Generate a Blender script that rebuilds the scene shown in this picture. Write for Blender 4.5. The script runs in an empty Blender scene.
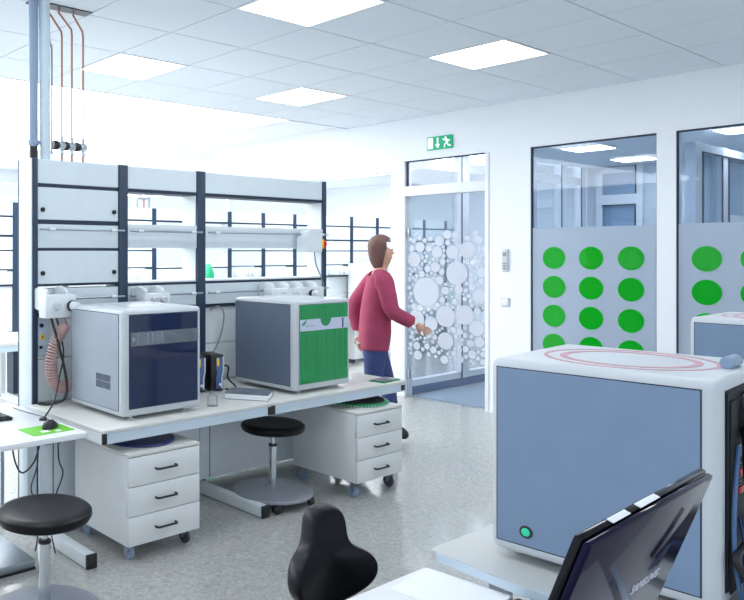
import bpy, bmesh, math, random
from mathutils import Vector, Matrix
random.seed(7)
C = bpy.context.scene.collection
PI = math.pi

# ------------------------------------------------------------------ materials
def lin(c):
    c = c / 255.0
    return c / 12.92 if c <= 0.04045 else ((c + 0.055) / 1.055) ** 2.4
def rgb(r, g, b): return (lin(r), lin(g), lin(b), 1.0)

def mat(name, col, rough=0.5, metal=0.0, spec=0.5, emit=None, es=0.0, var=0.04, scale=12.0, bump=0.0, coat=0.0):
    m = bpy.data.materials.new(name); m.use_nodes = True
    nt = m.node_tree; b = nt.nodes['Principled BSDF']
    b.inputs['Roughness'].default_value = rough
    b.inputs['Metallic'].default_value = metal
    b.inputs['Specular IOR Level'].default_value = spec
    b.inputs['Coat Weight'].default_value = coat
    b.inputs['Base Color'].default_value = col
    if var > 0:
        tc = nt.nodes.new('ShaderNodeTexCoord'); n = nt.nodes.new('ShaderNodeTexNoise')
        n.inputs['Scale'].default_value = scale; n.inputs['Detail'].default_value = 4
        r = nt.nodes.new('ShaderNodeValToRGB')
        r.color_ramp.elements[0].color = tuple(c * (1 - var) for c in col[:3]) + (1,)
        r.color_ramp.elements[1].color = tuple(min(1, c * (1 + var)) for c in col[:3]) + (1,)
        r.color_ramp.elements[0].position = 0.3; r.color_ramp.elements[1].position = 0.7
        nt.links.new(tc.outputs['Object'], n.inputs['Vector'])
        nt.links.new(n.outputs['Fac'], r.inputs['Fac'])
        nt.links.new(r.outputs['Color'], b.inputs['Base Color'])
        if bump > 0:
            bp = nt.nodes.new('ShaderNodeBump'); bp.inputs['Strength'].default_value = bump
            bp.inputs['Distance'].default_value = 0.01
            nt.links.new(n.outputs['Fac'], bp.inputs['Height'])
            nt.links.new(bp.outputs['Normal'], b.inputs['Normal'])
    if emit:
        b.inputs['Emission Color'].default_value = emit
        b.inputs['Emission Strength'].default_value = es
    return m

def glass(name, tint=(0.93, 0.97, 1.0, 1), refl=0.06, diff=None, dfac=0.0, rough=0.02, tfac=None):
    """thin pane: tinted see-through, a little diffuse (film) and a fresnel reflection"""
    m = bpy.data.materials.new(name); m.use_nodes = True
    nt = m.node_tree; nt.nodes.clear()
    out = nt.nodes.new('ShaderNodeOutputMaterial')
    tr = nt.nodes.new('ShaderNodeBsdfTransparent'); tr.inputs['Color'].default_value = tint
    last = tr.outputs[0]
    if diff:
        d = nt.nodes.new('ShaderNodeBsdfDiffuse'); d.inputs['Color'].default_value = diff
        t = nt.nodes.new('ShaderNodeBsdfTranslucent'); t.inputs['Color'].default_value = diff
        a = nt.nodes.new('ShaderNodeMixShader'); a.inputs[0].default_value = 0.45
        nt.links.new(d.outputs[0], a.inputs[1]); nt.links.new(t.outputs[0], a.inputs[2])
        mx = nt.nodes.new('ShaderNodeMixShader'); mx.inputs[0].default_value = dfac
        nt.links.new(last, mx.inputs[1]); nt.links.new(a.outputs[0], mx.inputs[2]); last = mx.outputs[0]
    g = nt.nodes.new('ShaderNodeBsdfGlossy'); g.inputs['Roughness'].default_value = rough
    fr = nt.nodes.new('ShaderNodeLayerWeight'); fr.inputs['Blend'].default_value = 0.25
    mm = nt.nodes.new('ShaderNodeMath'); mm.operation = 'MULTIPLY_ADD'
    mm.inputs[1].default_value = 0.55; mm.inputs[2].default_value = refl; mm.use_clamp = True
    nt.links.new(fr.outputs['Fresnel'], mm.inputs[0])
    m2 = nt.nodes.new('ShaderNodeMixShader')
    nt.links.new(mm.outputs[0], m2.inputs[0]); nt.links.new(last, m2.inputs[1]); nt.links.new(g.outputs[0], m2.inputs[2])
    nt.links.new(m2.outputs[0], out.inputs[0])
    return m

def emis(name, col, s):
    m = bpy.data.materials.new(name); m.use_nodes = True
    nt = m.node_tree; nt.nodes.clear()
    out = nt.nodes.new('ShaderNodeOutputMaterial'); e = nt.nodes.new('ShaderNodeEmission')
    e.inputs[0].default_value = col; e.inputs[1].default_value = s
    nt.links.new(e.outputs[0], out.inputs[0]); return m

M = {}
M['wall'] = mat('wall_paint', rgb(232, 235, 240), 0.7, var=0.01, bump=0.02)
M['wallblue'] = mat('pale_blue_paint', rgb(208, 217, 226), 0.6, var=0.02)
M['frame'] = mat('white_frame', rgb(228, 231, 236), 0.4, var=0.01)
M['gasket'] = mat('dark_gasket', rgb(38, 52, 74), 0.6)
M['tile'] = mat('ceiling_tile', rgb(226, 232, 240), 0.85, var=0.015, scale=60)
M['tilegrid'] = mat('ceiling_grid', rgb(165, 172, 184), 0.6)
M['ceilwhite'] = mat('white_ceiling', rgb(235, 237, 240), 0.8, var=0.01)
M['lamp'] = emis('lamp_diffuser', (0.93, 0.97, 1, 1), 11.0)
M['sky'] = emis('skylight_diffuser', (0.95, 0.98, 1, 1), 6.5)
M['lampside'] = emis('side_lamp_diffuser', (0.93, 0.97, 1, 1), 16.0)
M['lab_white'] = mat('bench_laminate', rgb(214, 214, 210), 0.35, var=0.02)
M['desk_white'] = mat('desk_laminate', rgb(236, 238, 242), 0.35, var=0.01)
M['cab'] = mat('cabinet_laminate', rgb(224, 226, 228), 0.45, var=0.015)
M['apron'] = mat('pale_blue_metal', rgb(198, 213, 226), 0.4, var=0.02)
M['panel'] = mat('rack_panel', rgb(210, 221, 227), 0.45, var=0.02)
M['panelw'] = mat('rack_panel_white', rgb(220, 226, 230), 0.45, var=0.02)
M['panelblue'] = mat('pale_back_panel', rgb(236, 243, 250), 0.5, var=0.02)
M['post'] = mat('navy_post', rgb(36, 54, 78), 0.4, var=0.05)
M['line'] = mat('dark_groove', rgb(28, 42, 62), 0.5)
M['black'] = mat('black_plastic', rgb(22, 23, 28), 0.4, var=0.1)
M['blackgloss'] = mat('black_gloss', rgb(14, 13, 22), 0.1, var=0.05, spec=0.2)
M['vinyl'] = mat('black_vinyl', rgb(13, 13, 19), 0.36, var=0.1, scale=40, bump=0.03, spec=0.22)
M['chrome'] = mat('chrome', rgb(205, 210, 216), 0.15, 1.0, var=0.02)
M['steel'] = mat('brushed_steel', rgb(165, 172, 180), 0.35, 0.9, var=0.04)
M['greyplastic'] = mat('grey_plastic', rgb(140, 144, 154), 0.4, var=0.03)
M['shell'] = mat('instrument_shell', rgb(196, 201, 206), 0.35, var=0.015)
M['side'] = mat('instrument_side_panel', rgb(116, 138, 166), 0.42, var=0.03)
M['sidelight'] = mat('instrument_side_panel_light', rgb(160, 167, 178), 0.4, 0.2, var=0.03)
M['sidedark'] = mat('instrument_side_panel_slate', rgb(100, 112, 132), 0.45, var=0.03)
M['navyglass'] = mat('navy_glass', rgb(24, 36, 72), 0.05, var=0.2, scale=3, spec=0.6)
M['reardark'] = mat('dark_rear_plate', rgb(34, 38, 43), 0.6, var=0.1, spec=0.25)
M['band'] = mat('metal_band', rgb(120, 126, 134), 0.25, 0.7, var=0.25, scale=9)
M['bandwhite'] = mat('pale_band', rgb(198, 205, 228), 0.2, var=0.03)
M['table_grey'] = mat('grey_table_laminate', rgb(192, 194, 194), 0.4, var=0.02)
M['redring'] = mat('faded_red_print', rgb(190, 142, 154), 0.45, var=0.1)
M['greenled'] = mat('green_button', rgb(30, 190, 140), 0.3, emit=rgb(30, 200, 140), es=0.25)
M['bluedisc'] = mat('blue_disc', rgb(44, 54, 110), 0.3, var=0.08)
M['greenrack'] = mat('green_sample_racks', rgb(40, 170, 92), 0.4, var=0.1)
M['greentrim'] = mat('green_trim', rgb(20, 140, 80), 0.3, var=0.05)
M['rubber'] = mat('grey_rubber', rgb(70, 76, 88), 0.6)
M['bluewheel'] = mat('blue_grey_wheel', rgb(135, 155, 182), 0.4)
M['copper'] = mat('copper', rgb(172, 120, 104), 0.35, 0.6, var=0.06)
M['conduit'] = mat('grey_conduit', rgb(140, 160, 186), 0.45, var=0.03)
M['conduitlight'] = mat('pale_conduit', rgb(205, 220, 230), 0.45, var=0.03)
M['red'] = mat('red_plastic', rgb(214, 44, 34), 0.35)
M['yellow'] = mat('yellow_plastic', rgb(245, 205, 30), 0.4)
M['green'] = mat('mat_green', rgb(104, 196, 40), 0.5)
M['signgreen'] = mat('exit_green', rgb(0, 158, 112), 0.4, var=0.01, emit=rgb(0, 158, 112), es=0.25)
M['signwhite'] = mat('exit_white', rgb(240, 248, 245), 0.4, var=0.0, emit=rgb(240, 248, 245), es=0.35)
M['hose'] = mat('coiled_hose_rubber', rgb(186, 154, 150), 0.45, var=0.05)
M['paper'] = mat('paper', rgb(244, 245, 248), 0.7, var=0.005)
M['bookcover'] = mat('book_cover', rgb(110, 116, 128), 0.35, var=0.4, scale=22)
M['shirt'] = mat('magenta_knit', rgb(164, 62, 94), 0.8, var=0.08)
M['jeans'] = mat('blue_denim', rgb(58, 72, 122), 0.8, var=0.1)
M['skin'] = mat('skin', rgb(214, 164, 142), 0.5, var=0.03)
M['hair'] = mat('brown_hair', rgb(110, 78, 70), 0.6, var=0.15, scale=40)
M['shoe'] = mat('shoe_leather', rgb(40, 36, 40), 0.5)
M['bluefascia'] = mat('blue_silver_fascia', rgb(84, 108, 150), 0.25, 0.4)
M['floormat'] = mat('grey_floor_mat', rgb(150, 163, 178), 0.8, var=0.06, scale=60)
M['skirt'] = mat('navy_skirting', rgb(72, 106, 150), 0.5)
M['bottlegreen'] = mat('green_bottle_plastic', rgb(30, 170, 120), 0.3)
M['logo'] = mat('logo_silver', rgb(210, 214, 224), 0.35, var=0.0)
M['screen'] = mat('lit_screen', rgb(30, 80, 100), 0.1, emit=rgb(60, 190, 190), es=0.35)
M['glass'] = glass('clear_pane', (0.94, 0.97, 1, 1), 0.03)
M['glassblue'] = glass('bluish_pane', (0.86, 0.93, 1.0, 1), 0.02)
M['film'] = glass('frosted_film', (0.80, 0.87, 0.96, 1), 0.02, diff=rgb(206, 218, 232), dfac=0.86, rough=0.25)
M['bubble'] = glass('bubble_film', (0.88, 0.92, 0.97, 1), 0.01, diff=rgb(236, 237, 244), dfac=0.66, rough=0.3)
M['greendot'] = glass('green_film', (0.02, 0.55, 0.05, 1), 0.02, diff=rgb(22, 214, 52), dfac=0.80, rough=0.05)
M['greenglass'] = glass('green_door_glass', (0.28, 0.90, 0.58, 1), 0.04, diff=rgb(40, 205, 120), dfac=0.22, rough=0.04)
M['clearglass'] = glass('bottle_glass', (0.92, 0.95, 0.96, 1), 0.08)

def floor_material():
    m = bpy.data.materials.new('speckled_vinyl_floor'); m.use_nodes = True
    nt = m.node_tree; b = nt.nodes['Principled BSDF']
    tc = nt.nodes.new('ShaderNodeTexCoord')
    n1 = nt.nodes.new('ShaderNodeTexNoise'); n1.inputs['Scale'].default_value = 38; n1.inputs['Detail'].default_value = 8; n1.inputs['Roughness'].default_value = 0.75
    n1.inputs['Distortion'].default_value = 1.2
    n2 = nt.nodes.new('ShaderNodeTexVoronoi'); n2.inputs['Scale'].default_value = 70
    r = nt.nodes.new('ShaderNodeValToRGB')
    r.color_ramp.elements[0].position = 0.35; r.color_ramp.elements[0].color = rgb(156, 158, 156)
    r.color_ramp.elements[1].position = 0.68; r.color_ramp.elements[1].color = rgb(200, 201, 196)
    mx = nt.nodes.new('ShaderNodeMixRGB'); mx.blend_type = 'MULTIPLY'; mx.inputs[0].default_value = 0.12
    nt.links.new(tc.outputs['Object'], n1.inputs['Vector']); nt.links.new(tc.outputs['Object'], n2.inputs['Vector'])
    nt.links.new(n1.outputs['Fac'], r.inputs['Fac']); nt.links.new(r.outputs['Color'], mx.inputs[1]); nt.links.new(n2.outputs['Color'], mx.inputs[2])
    nt.links.new(mx.outputs[0], b.inputs['Base Color'])
    b.inputs['Roughness'].default_value = 0.13
    n3 = nt.nodes.new('ShaderNodeTexNoise'); n3.inputs['Scale'].default_value = 9
    bp = nt.nodes.new('ShaderNodeBump'); bp.inputs['Strength'].default_value = 0.06; bp.inputs['Distance'].default_value = 0.02
    nt.links.new(tc.outputs['Object'], n3.inputs['Vector']); nt.links.new(n3.outputs['Fac'], bp.inputs['Height']); nt.links.new(bp.outputs['Normal'], b.inputs['Normal'])
    return m
M['floor'] = floor_material()

# ------------------------------------------------------------------ mesh helpers
def BM(): return bmesh.new()
def box(bm, x0, x1, y0, y1, z0, z1, bev=0.0, seg=2, mi=0):
    vs = [bm.verts.new(p) for p in ((x0,y0,z0),(x1,y0,z0),(x1,y1,z0),(x0,y1,z0),(x0,y0,z1),(x1,y0,z1),(x1,y1,z1),(x0,y1,z1))]
    fs = [bm.faces.new([vs[i] for i in f]) for f in ((3,2,1,0),(4,5,6,7),(0,1,5,4),(1,2,6,5),(2,3,7,6),(3,0,4,7))]
    for f in fs: f.material_index = mi
    if bev > 0:
        es = list({e for f in fs for e in f.edges})
        bmesh.ops.bevel(bm, geom=es, offset=bev, segments=seg, affect='EDGES', profile=0.5)
def xform(bm, n0, mtx):
    bm.verts.ensure_lookup_table()
    for v in bm.verts[n0:]: v.co = mtx @ v.co
def lathe(bm, prof, seg=32, c=(0,0,0), axis='Z', mi=0):
    """prof: list of (r, h)"""
    rings = []
    for r, h in prof:
        ring = []
        if r < 1e-6:
            p = Vector((0,0,h)); ring = [bm.verts.new(p)]
        else:
            for i in range(seg):
                a = 2*PI*i/seg; ring.append(bm.verts.new(Vector((r*math.cos(a), r*math.sin(a), h))))
        rings.append(ring)
    for a, b in zip(rings, rings[1:]):
        for i in range(seg):
            j = (i+1) % seg
            if len(a) == 1 and len(b) == 1: continue
            if len(a) == 1: f = bm.faces.new((a[0], b[j], b[i]))
            elif len(b) == 1: f = bm.faces.new((a[i], a[j], b[0]))
            else: f = bm.faces.new((a[i], a[j], b[j], b[i]))
            f.material_index = mi; f.smooth = True
    rot = Matrix.Identity(4)
    if axis == 'Y': rot = Matrix.Rotation(-PI/2, 4, 'X')
    if axis == 'X': rot = Matrix.Rotation(PI/2, 4, 'Y')
    mt = Matrix.Translation(c) @ rot
    for ring in rings:
        for v in ring: v.co = mt @ v.co
def cyl(bm, c, r, h, axis='Z', seg=24, bev=0.0, mi=0):
    b = min(bev, r*0.5, h*0.5)
    if b > 0: prof = [(0,0),(r-b,0),(r,b),(r,h-b),(r-b,h),(0,h)]
    else: prof = [(0,0),(r,0),(r,h),(0,h)]
    lathe(bm, prof, seg, c, axis, mi)
def smooth_pts(pts, n=6):
    P = [Vector(p) for p in pts]
    if len(P) < 3: return P
    out = []
    for i in range(len(P)-1):
        p0 = P[max(i-1,0)]; p1 = P[i]; p2 = P[i+1]; p3 = P[min(i+2,len(P)-1)]
        for k in range(n):
            t = k/n
            out.append(0.5*((2*p1)+(p2-p0)*t+(2*p0-5*p1+4*p2-p3)*t*t+(3*p1-p0-3*p2+p3)*t**3))
    out.append(P[-1]); return out
def tube(bm, pts, r, seg=8, smooth=True, n=6):
    P = smooth_pts(pts, n) if smooth else [Vector(p) for p in pts]
    rings = []; up = None
    for i, p in enumerate(P):
        d = (P[min(i+1,len(P)-1)] - P[max(i-1,0)])
        if d.length < 1e-9: d = Vector((0,0,1))
        d.normalize()
        if up is None:
            up = Vector((0,0,1)) if abs(d.z) < 0.9 else Vector((1,0,0))
        s = d.cross(up)
        if s.length < 1e-6: s = d.cross(Vector((0.3,0.9,0.1)))
        s.normalize(); up = s.cross(d).normalized()
        rings.append([bm.verts.new(p + r*(math.cos(2*PI*k/seg)*s + math.sin(2*PI*k/seg)*up)) for k in range(seg)])
    for a, b in zip(rings, rings[1:]):
        for k in range(seg):
            f = bm.faces.new((a[k], a[(k+1)%seg], b[(k+1)%seg], b[k])); f.smooth = True
    bm.faces.new(rings[0][::-1]); bm.faces.new(rings[-1])
def prism(bm, pts2, z0, z1, plane='XY', mi=0, bev=0.0):
    """extrude a closed 2-D outline"""
    def P(a, b, h):
        return {'XY': (a,b,h), 'XZ': (a,h,b), 'YZ': (h,a,b)}[plane]
    A = [bm.verts.new(P(a,b,z0)) for a,b in pts2]; B = [bm.verts.new(P(a,b,z1)) for a,b in pts2]
    fs = [bm.faces.new(A[::-1]), bm.faces.new(B)]
    n = len(pts2)
    for i in range(n): fs.append(bm.faces.new((A[i], A[(i+1)%n], B[(i+1)%n], B[i])))
    for f in fs: f.material_index = mi
    if bev > 0:
        es = [e for f in fs[:2] for e in f.edges]
        bmesh.ops.bevel(bm, geom=es, offset=bev, segments=2, affect='EDGES')
def disc(bm, c, r, axis, seg=40, t=0.002):
    cyl(bm, c, r, t, axis, seg)

def link(name, bm, m, parent=None, smooth=False, loc=None):
    me = bpy.data.meshes.new(name)
    bmesh.ops.recalc_face_normals(bm, faces=bm.faces[:])
    if smooth:
        for f in bm.faces: f.smooth = True
    bm.to_mesh(me); bm.free()
    me.set_sharp_from_angle(angle=math.radians(38))
    for mm in (m if isinstance(m, (list, tuple)) else [m]): me.materials.append(M[mm] if isinstance(mm, str) else mm)
    o = bpy.data.objects.new(name, me); C.objects.link(o)
    if parent: o.parent = parent
    if loc: o.location = loc
    return o
def tag(o, label, cat, group=None):
    o['label'] = label; o['category'] = cat
    if group: o['group'] = group
    return o
def thing(name, label, cat, loc=(0,0,0), rz=0.0, group=None):
    o = bpy.data.objects.new(name, None); C.objects.link(o); o.empty_display_size = 0.1
    o.location = loc; o.rotation_euler = (0,0,rz)
    return tag(o, label, cat, group)
def struct(name, bm, m, parent=None, smooth=False):
    o = link(name, bm, m, parent, smooth)
    if not parent: o['kind'] = 'structure'
    return o
def dup(root, loc, rz, label, group=None):
    r = root.copy(); C.objects.link(r); r.location = loc; r.rotation_euler = (0,0,rz); r['label'] = label
    if group: r['group'] = group
    for ch in list(root.children):
        c = ch.copy(); C.objects.link(c); c.parent = r
        for g in list(ch.children):
            d = g.copy(); C.objects.link(d); d.parent = c
    return r
def text_mesh(s, size):
    cu = bpy.data.curves.new('t', 'FONT'); cu.body = s; cu.size = size; cu.align_x = 'CENTER'; cu.align_y = 'CENTER'
    cu.extrude = 0.0006
    o = bpy.data.objects.new('t', cu); C.objects.link(o)
    dg = bpy.context.evaluated_depsgraph_get(); me = bpy.data.meshes.new_from_object(o.evaluated_get(dg))
    bpy.data.objects.remove(o); bpy.data.curves.remove(cu)
    bm = BM(); bm.from_mesh(me); bpy.data.meshes.remove(me); return bm

# ------------------------------------------------------------------ camera
cam = bpy.data.cameras.new('camera'); camo = bpy.data.objects.new('camera', cam); C.objects.link(camo)
FPX = 748.5
cam.sensor_fit = 'HORIZONTAL'; cam.sensor_width = 36.0; cam.lens = FPX/744*36.0
cam.shift_x = (372-150)/744.0; cam.shift_y = -(300-252)/744.0
yaw = math.atan2(1028, 748.5)
camo.location = (0,0,1.6); camo.rotation_euler = (PI/2, 0, yaw - PI/2)
cam.clip_start = 0.05
bpy.context.scene.camera = camo

# ------------------------------------------------------------------ room shell
XW = 7.14; ZC = 3.068; YE = 5.82
GX, PX_ = 3.06, 0.6465
GY, PY_ = 3.34, 0.62
bm = BM(); box(bm, -4, 14, -4, 13, -0.1, 0); struct('floor', bm, 'floor')

LIGHTS = [(0,-1,'a'),(3,-1,'b'),(3,2,'c'),(0,2,'d'),(-3,-1,'e'),(-3,2,'f'),(-3,-4,'g'),(0,-4,'h'),(3,-4,'i')]
cells = {(i,j) for i,j,_ in LIGHTS}
bm = BM()
for i in range(-7, 7):
    for j in range(-9, 4):
        if (i,j) in cells: continue
        x0 = GX+i*PX_; x1 = min(x0+PX_, XW); y0 = GY+j*PY_
        if x1-x0 < 0.05: continue
        g = 0.0045
        box(bm, x0+g, x1-g, y0+g, y0+PY_-g, ZC-0.002, ZC+0.02, mi=0)
box(bm, -1.6, XW, GY-9*PY_, YE, ZC+0.021, ZC+0.06, mi=1)
# closing edge of the suspended ceiling and its grid bars
box(bm, -1.6, XW, YE-0.012, YE, ZC-0.006, ZC+0.10, mi=1)
struct('ceiling', bm, ['tile','tilegrid'])

for i,j,k in LIGHTS:
    lab = {'a':'large square ceiling light at the top edge, nearest the camera of those in view',
           'b':'square recessed ceiling light in front of the green dotted window',
           'c':'smallest square ceiling light in view, near the tiled ceiling edge above the rack',
           'd':'square ceiling light behind the copper pipes, above the left rack bay',
           'e':'recessed ceiling light over the left white desk outside the picture',
           'f':'recessed ceiling light left of the grey conduits outside the picture',
           'g':'recessed ceiling light above the camera position outside the picture',
           'h':'recessed ceiling light over the screen desk outside the picture',
           'i':'recessed ceiling light over the rear instrument table outside the picture'}[k]
    x0 = GX+i*PX_; y0 = GY+j*PY_
    t = thing('ceiling_light', lab, 'ceiling light', (x0+PX_/2, y0+PY_/2, ZC), group='square recessed ceiling lights')
    bm = BM(); hx, hy = PX_/2-0.004, PY_/2-0.004
    for a in ((-hx,-hx+0.016,-hy,hy),(hx-0.016,hx,-hy,hy),(-hx+0.016,hx-0.016,-hy,-hy+0.016),(-hx+0.016,hx-0.016,hy-0.016,hy)):
        box(bm, a[0],a[1],a[2],a[3],-0.006,0.02)
    link('light_frame', bm, 'frame', t)
    bm = BM(); box(bm, -hx+0.016,hx-0.016,-hy+0.016,hy-0.016,-0.003,0.015); link('diffuser', bm, 'lamp', t)

# far ceiling, skylight
bm = BM(); box(bm, 6.28, 14, YE, 13, 3.10, 3.2); box(bm, -4, 6.28, 9.9, 13, 3.10, 3.2)
struct('ceiling_far', bm, 'ceilwhite')
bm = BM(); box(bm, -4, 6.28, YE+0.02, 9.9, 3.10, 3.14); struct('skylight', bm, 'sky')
for x,y,lab in ((8.6,6.6,'added fill light of the rear laboratory beyond the passage, nearest the glass door'),(8.6,9.4,'added fill light of the rear laboratory far beyond the passage'),(11.4,6.6,'added fill light of the rear laboratory right of the passage, near row'),(11.4,9.4,'added fill light of the rear laboratory right of the passage, far row')):  # lamp panels added to brighten the rear laboratory
    t = thing('ceiling_light', lab, 'ceiling light', (x,y,3.10), group='added rear laboratory fill lights')
    bm = BM(); box(bm, -0.62,0.62,-0.62,0.62,-0.02,0); link('light_frame', bm, 'frame', t)
    bm = BM(); box(bm, -0.60,0.60,-0.60,0.60,-0.024,-0.019); link('diffuser', bm, 'lampside', t)
# right wall with openings   (Y ranges: window_2 1.38-2.437, window_1 2.578-3.638, door 4.05-5.02)
bm = BM()
T = 0.12
box(bm, XW, XW+T, -4, 5.20, 2.60, 3.3)                 # band over the openings
box(bm, XW, XW+T, 5.20, 8.2, 2.50, 3.3)                # header over the passage
box(bm, XW, XW+T, 2.437, 2.578, 0, 2.60)
box(bm, XW, XW+T, 3.638, 4.05, 0, 2.60)
box(bm, XW, XW+T, -4, 1.376, 0, 2.60)
struct('wall_right', bm, 'wall')
bm = BM(); box(bm, XW+0.002, XW+T-0.002, 1.376, 2.437, 0, 0.45); box(bm, XW+0.002, XW+T-0.002, 2.578, 3.638, 0, 0.45)
struct('wall_right_parapet', bm, 'wall')
bm = BM()
for y0,y1 in ((-4,1.376),(1.376,2.437),(2.437,2.578),(2.578,3.638),(3.638,4.045)): box(bm, XW-0.012, XW-0.0005, y0,y1,0,0.08)
struct('baseboard_right', bm, 'frame')

def window(name, y0, y1, ztop, zfilm, cols):
    t = bpy.data.objects.new(name, None); C.objects.link(t); t['kind'] = 'structure'; t.location = (XW, (y0+y1)/2, 0.45)
    inv = Matrix.Translation((-XW, -(y0+y1)/2, -0.45))
    def put(nm, bm, m, par):
        bm.transform(inv); return link(nm, bm, m, par)
    bm = BM(); f = 0.006
    for a in ((y0,y0+f,0.45,ztop),(y1-f,y1,0.45,ztop),(y0+f,y1-f,ztop-f*2,ztop),(y0+f,y1-f,0.45,0.45+f)):
        box(bm, XW+0.012, XW+0.05, a[0],a[1],a[2],a[3])
    put('window_gasket', bm, 'gasket', t)
    bm = BM(); box(bm, XW+0.025, XW+0.033, y0+f, y1-f, 0.45+f, ztop-2*f); gl = put('pane', bm, 'glassblue', t)
    # film: sheet with round holes filled by the green dots in front of it
    bm = BM(); box(bm, XW+0.0195, XW+0.0205, y0+0.012, y1-0.012, 0.47, zfilm); put('frosted_film', bm, 'film', t)
    for cy in cols:
        for r in range(4):
            cz = 1.545-0.27*r
            if cy-0.103 < y0: continue
            bm = BM(); cyl(bm, (XW+0.0150, cy, cz), 0.103, 0.002, 'X', 40); put('green_dot', bm, 'greendot', t)
window('window_1', 2.578, 3.638, 2.60, 1.828, (3.427,3.103,2.779))
window('window_2', 1.376, 2.437, 2.60, 1.834, (2.229,1.905,1.581))

# doorway: white frame, transom, frameless glass leaf with bubble film
bm = BM()
box(bm, XW-0.012, XW+T+0.01, 5.02, 5.20, 0, 2.60, 0.004)
box(bm, XW-0.012, XW+T+0.01, 4.05, 4.09, 0, 2.60, 0.004)
box(bm, XW-0.010, XW+T+0.008, 4.09, 5.02, 2.215, 2.32, 0.003)
struct('trim_1', bm, 'frame')
bm = BM(); f = 0.012
for a in ((4.09,4.102,2.32,2.60),(5.008,5.02,2.32,2.60),(4.102,5.008,2.588,2.60)): box(bm, XW+0.02, XW+0.05, *a)
tr = struct('window_3', bm, 'gasket')
bm = BM(); box(bm, XW+0.03, XW+0.037, 4.102, 5.008, 2.32, 2.588); link('pane', bm, 'glass', tr)
bm = BM(); box(bm, XW+0.03, XW+0.040, 4.094, 5.016, 0.012, 2.21); dr = struct('door_1', bm, 'glass')
bm = BM(); box(bm, XW+0.018, XW+0.052, 4.985, 5.018, 1.76, 1.86, 0.003); box(bm, XW+0.018, XW+0.052, 4.985, 5.018, 0.2, 0.3, 0.003); link('hinge', bm, 'steel', dr)
# bubbles
circ = []
big = [(4.78,1.17,0.155),(4.93,1.52,0.095),(4.83,1.36,0.085),(4.62,1.30,0.10),(4.42,1.38,0.12),(4.30,1.62,0.085),(4.32,1.35,0.15),(4.55,0.92,0.11),(4.33,0.95,0.10),(4.72,0.83,0.12),(4.90,0.86,0.11),(4.20,0.82,0.10),(4.47,1.60,0.07),(4.65,1.60,0.06),(4.55,0.66,0.09),(4.17,1.15,0.075)]
for b in big:
    r_ = min([b[2]] + [math.hypot(b[0]-c[0], b[1]-c[1]) - c[2] - 0.006 for c in circ] + [b[0]-4.10, 5.01-b[0]])
    if r_ > 0.02: circ.append((b[0], b[1], r_))
rb = random.Random(4)
for _ in range(5000):
    y, zz = rb.uniform(4.11,5.0), rb.uniform(0.46,1.80)
    r = min([0.06] + [math.hypot(y-c[0], zz-c[1]) - c[2] - 0.008 for c in circ] + [y-4.10, 5.01-y])
    if r > 0.014:
        if zz > 1.66 and rb.random() < 0.75: continue
        if zz < 0.55 and rb.random() < 0.6: continue
        circ.append((y, zz, min(r, rb.uniform(0.016,0.06))))
    if len(circ) > 190: break
bm = BM()
for y, zz, r in circ: cyl(bm, (XW+0.027, y, zz), r, 0.0015, 'X', 28)
link('bubble_film', bm, 'bubble', dr)
bm = text_mesh('10.d1', 0.075); bm.transform(Matrix.Translation((XW+0.024, 4.27, 1.50)) @ Matrix(((0,0,-1,0),(-1,0,0,0),(0,1,0,0),(0,0,0,1))))
link('room_number', bm, 'frame', dr)
# exit sign
t = thing('exit_sign', 'green and white emergency exit sign above the glass door', 'sign', (XW-0.02, 4.59, 2.755))
bm = BM(); box(bm, 0, 0.02, -0.148, 0.148, -0.07, 0.07, 0.003); link('sign_plate', bm, 'signgreen', t)
bm = BM(); box(bm, -0.0015, 0.001, 0.075, 0.137, -0.056, 0.058); link('door_symbol', bm, 'signwhite', t)
bm = BM()
prism(bm, [(-0.009+0.02,0.055),(0.009+0.02,0.055),(0.009+0.02,-0.015),(0.028+0.02,-0.015),(0.02,-0.056),(-0.028+0.02,-0.015),(-0.009+0.02,-0.015)], -0.0015, 0.001, 'YZ')
link('arrow_symbol', bm, 'signwhite', t)
bm = BM()
cyl(bm, (-0.0015, -0.072, 0.044), 0.012, 0.0025, 'X', 20)
def limb(a, b, w):
    d = Vector((b[0]-a[0], b[1]-a[1])); n = Vector((-d.y, d.x)).normalized()*w/2
    prism(bm, [(a[0]+n.x,a[1]+n.y),(a[0]-n.x,a[1]-n.y),(b[0]-n.x,b[1]-n.y),(b[0]+n.x,b[1]+n.y)], -0.0015, 0.001, 'YZ')
limb((-0.078,0.034),(-0.090,-0.010),0.024); limb((-0.080,0.028),(-0.050,0.022),0.010); limb((-0.050,0.024),(-0.040,0.040),0.009)
limb((-0.084,0.026),(-0.112,0.008),0.010); limb((-0.112,0.008),(-0.120,0.024),0.009)
limb((-0.088,-0.008),(-0.062,-0.026),0.013); limb((-0.062,-0.026),(-0.058,-0.056),0.011)
limb((-0.092,-0.008),(-0.104,-0.038),0.013); limb((-0.104,-0.038),(-0.134,-0.044),0.011)
link('running_figure_symbol', bm, 'signwhite', t)
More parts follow.
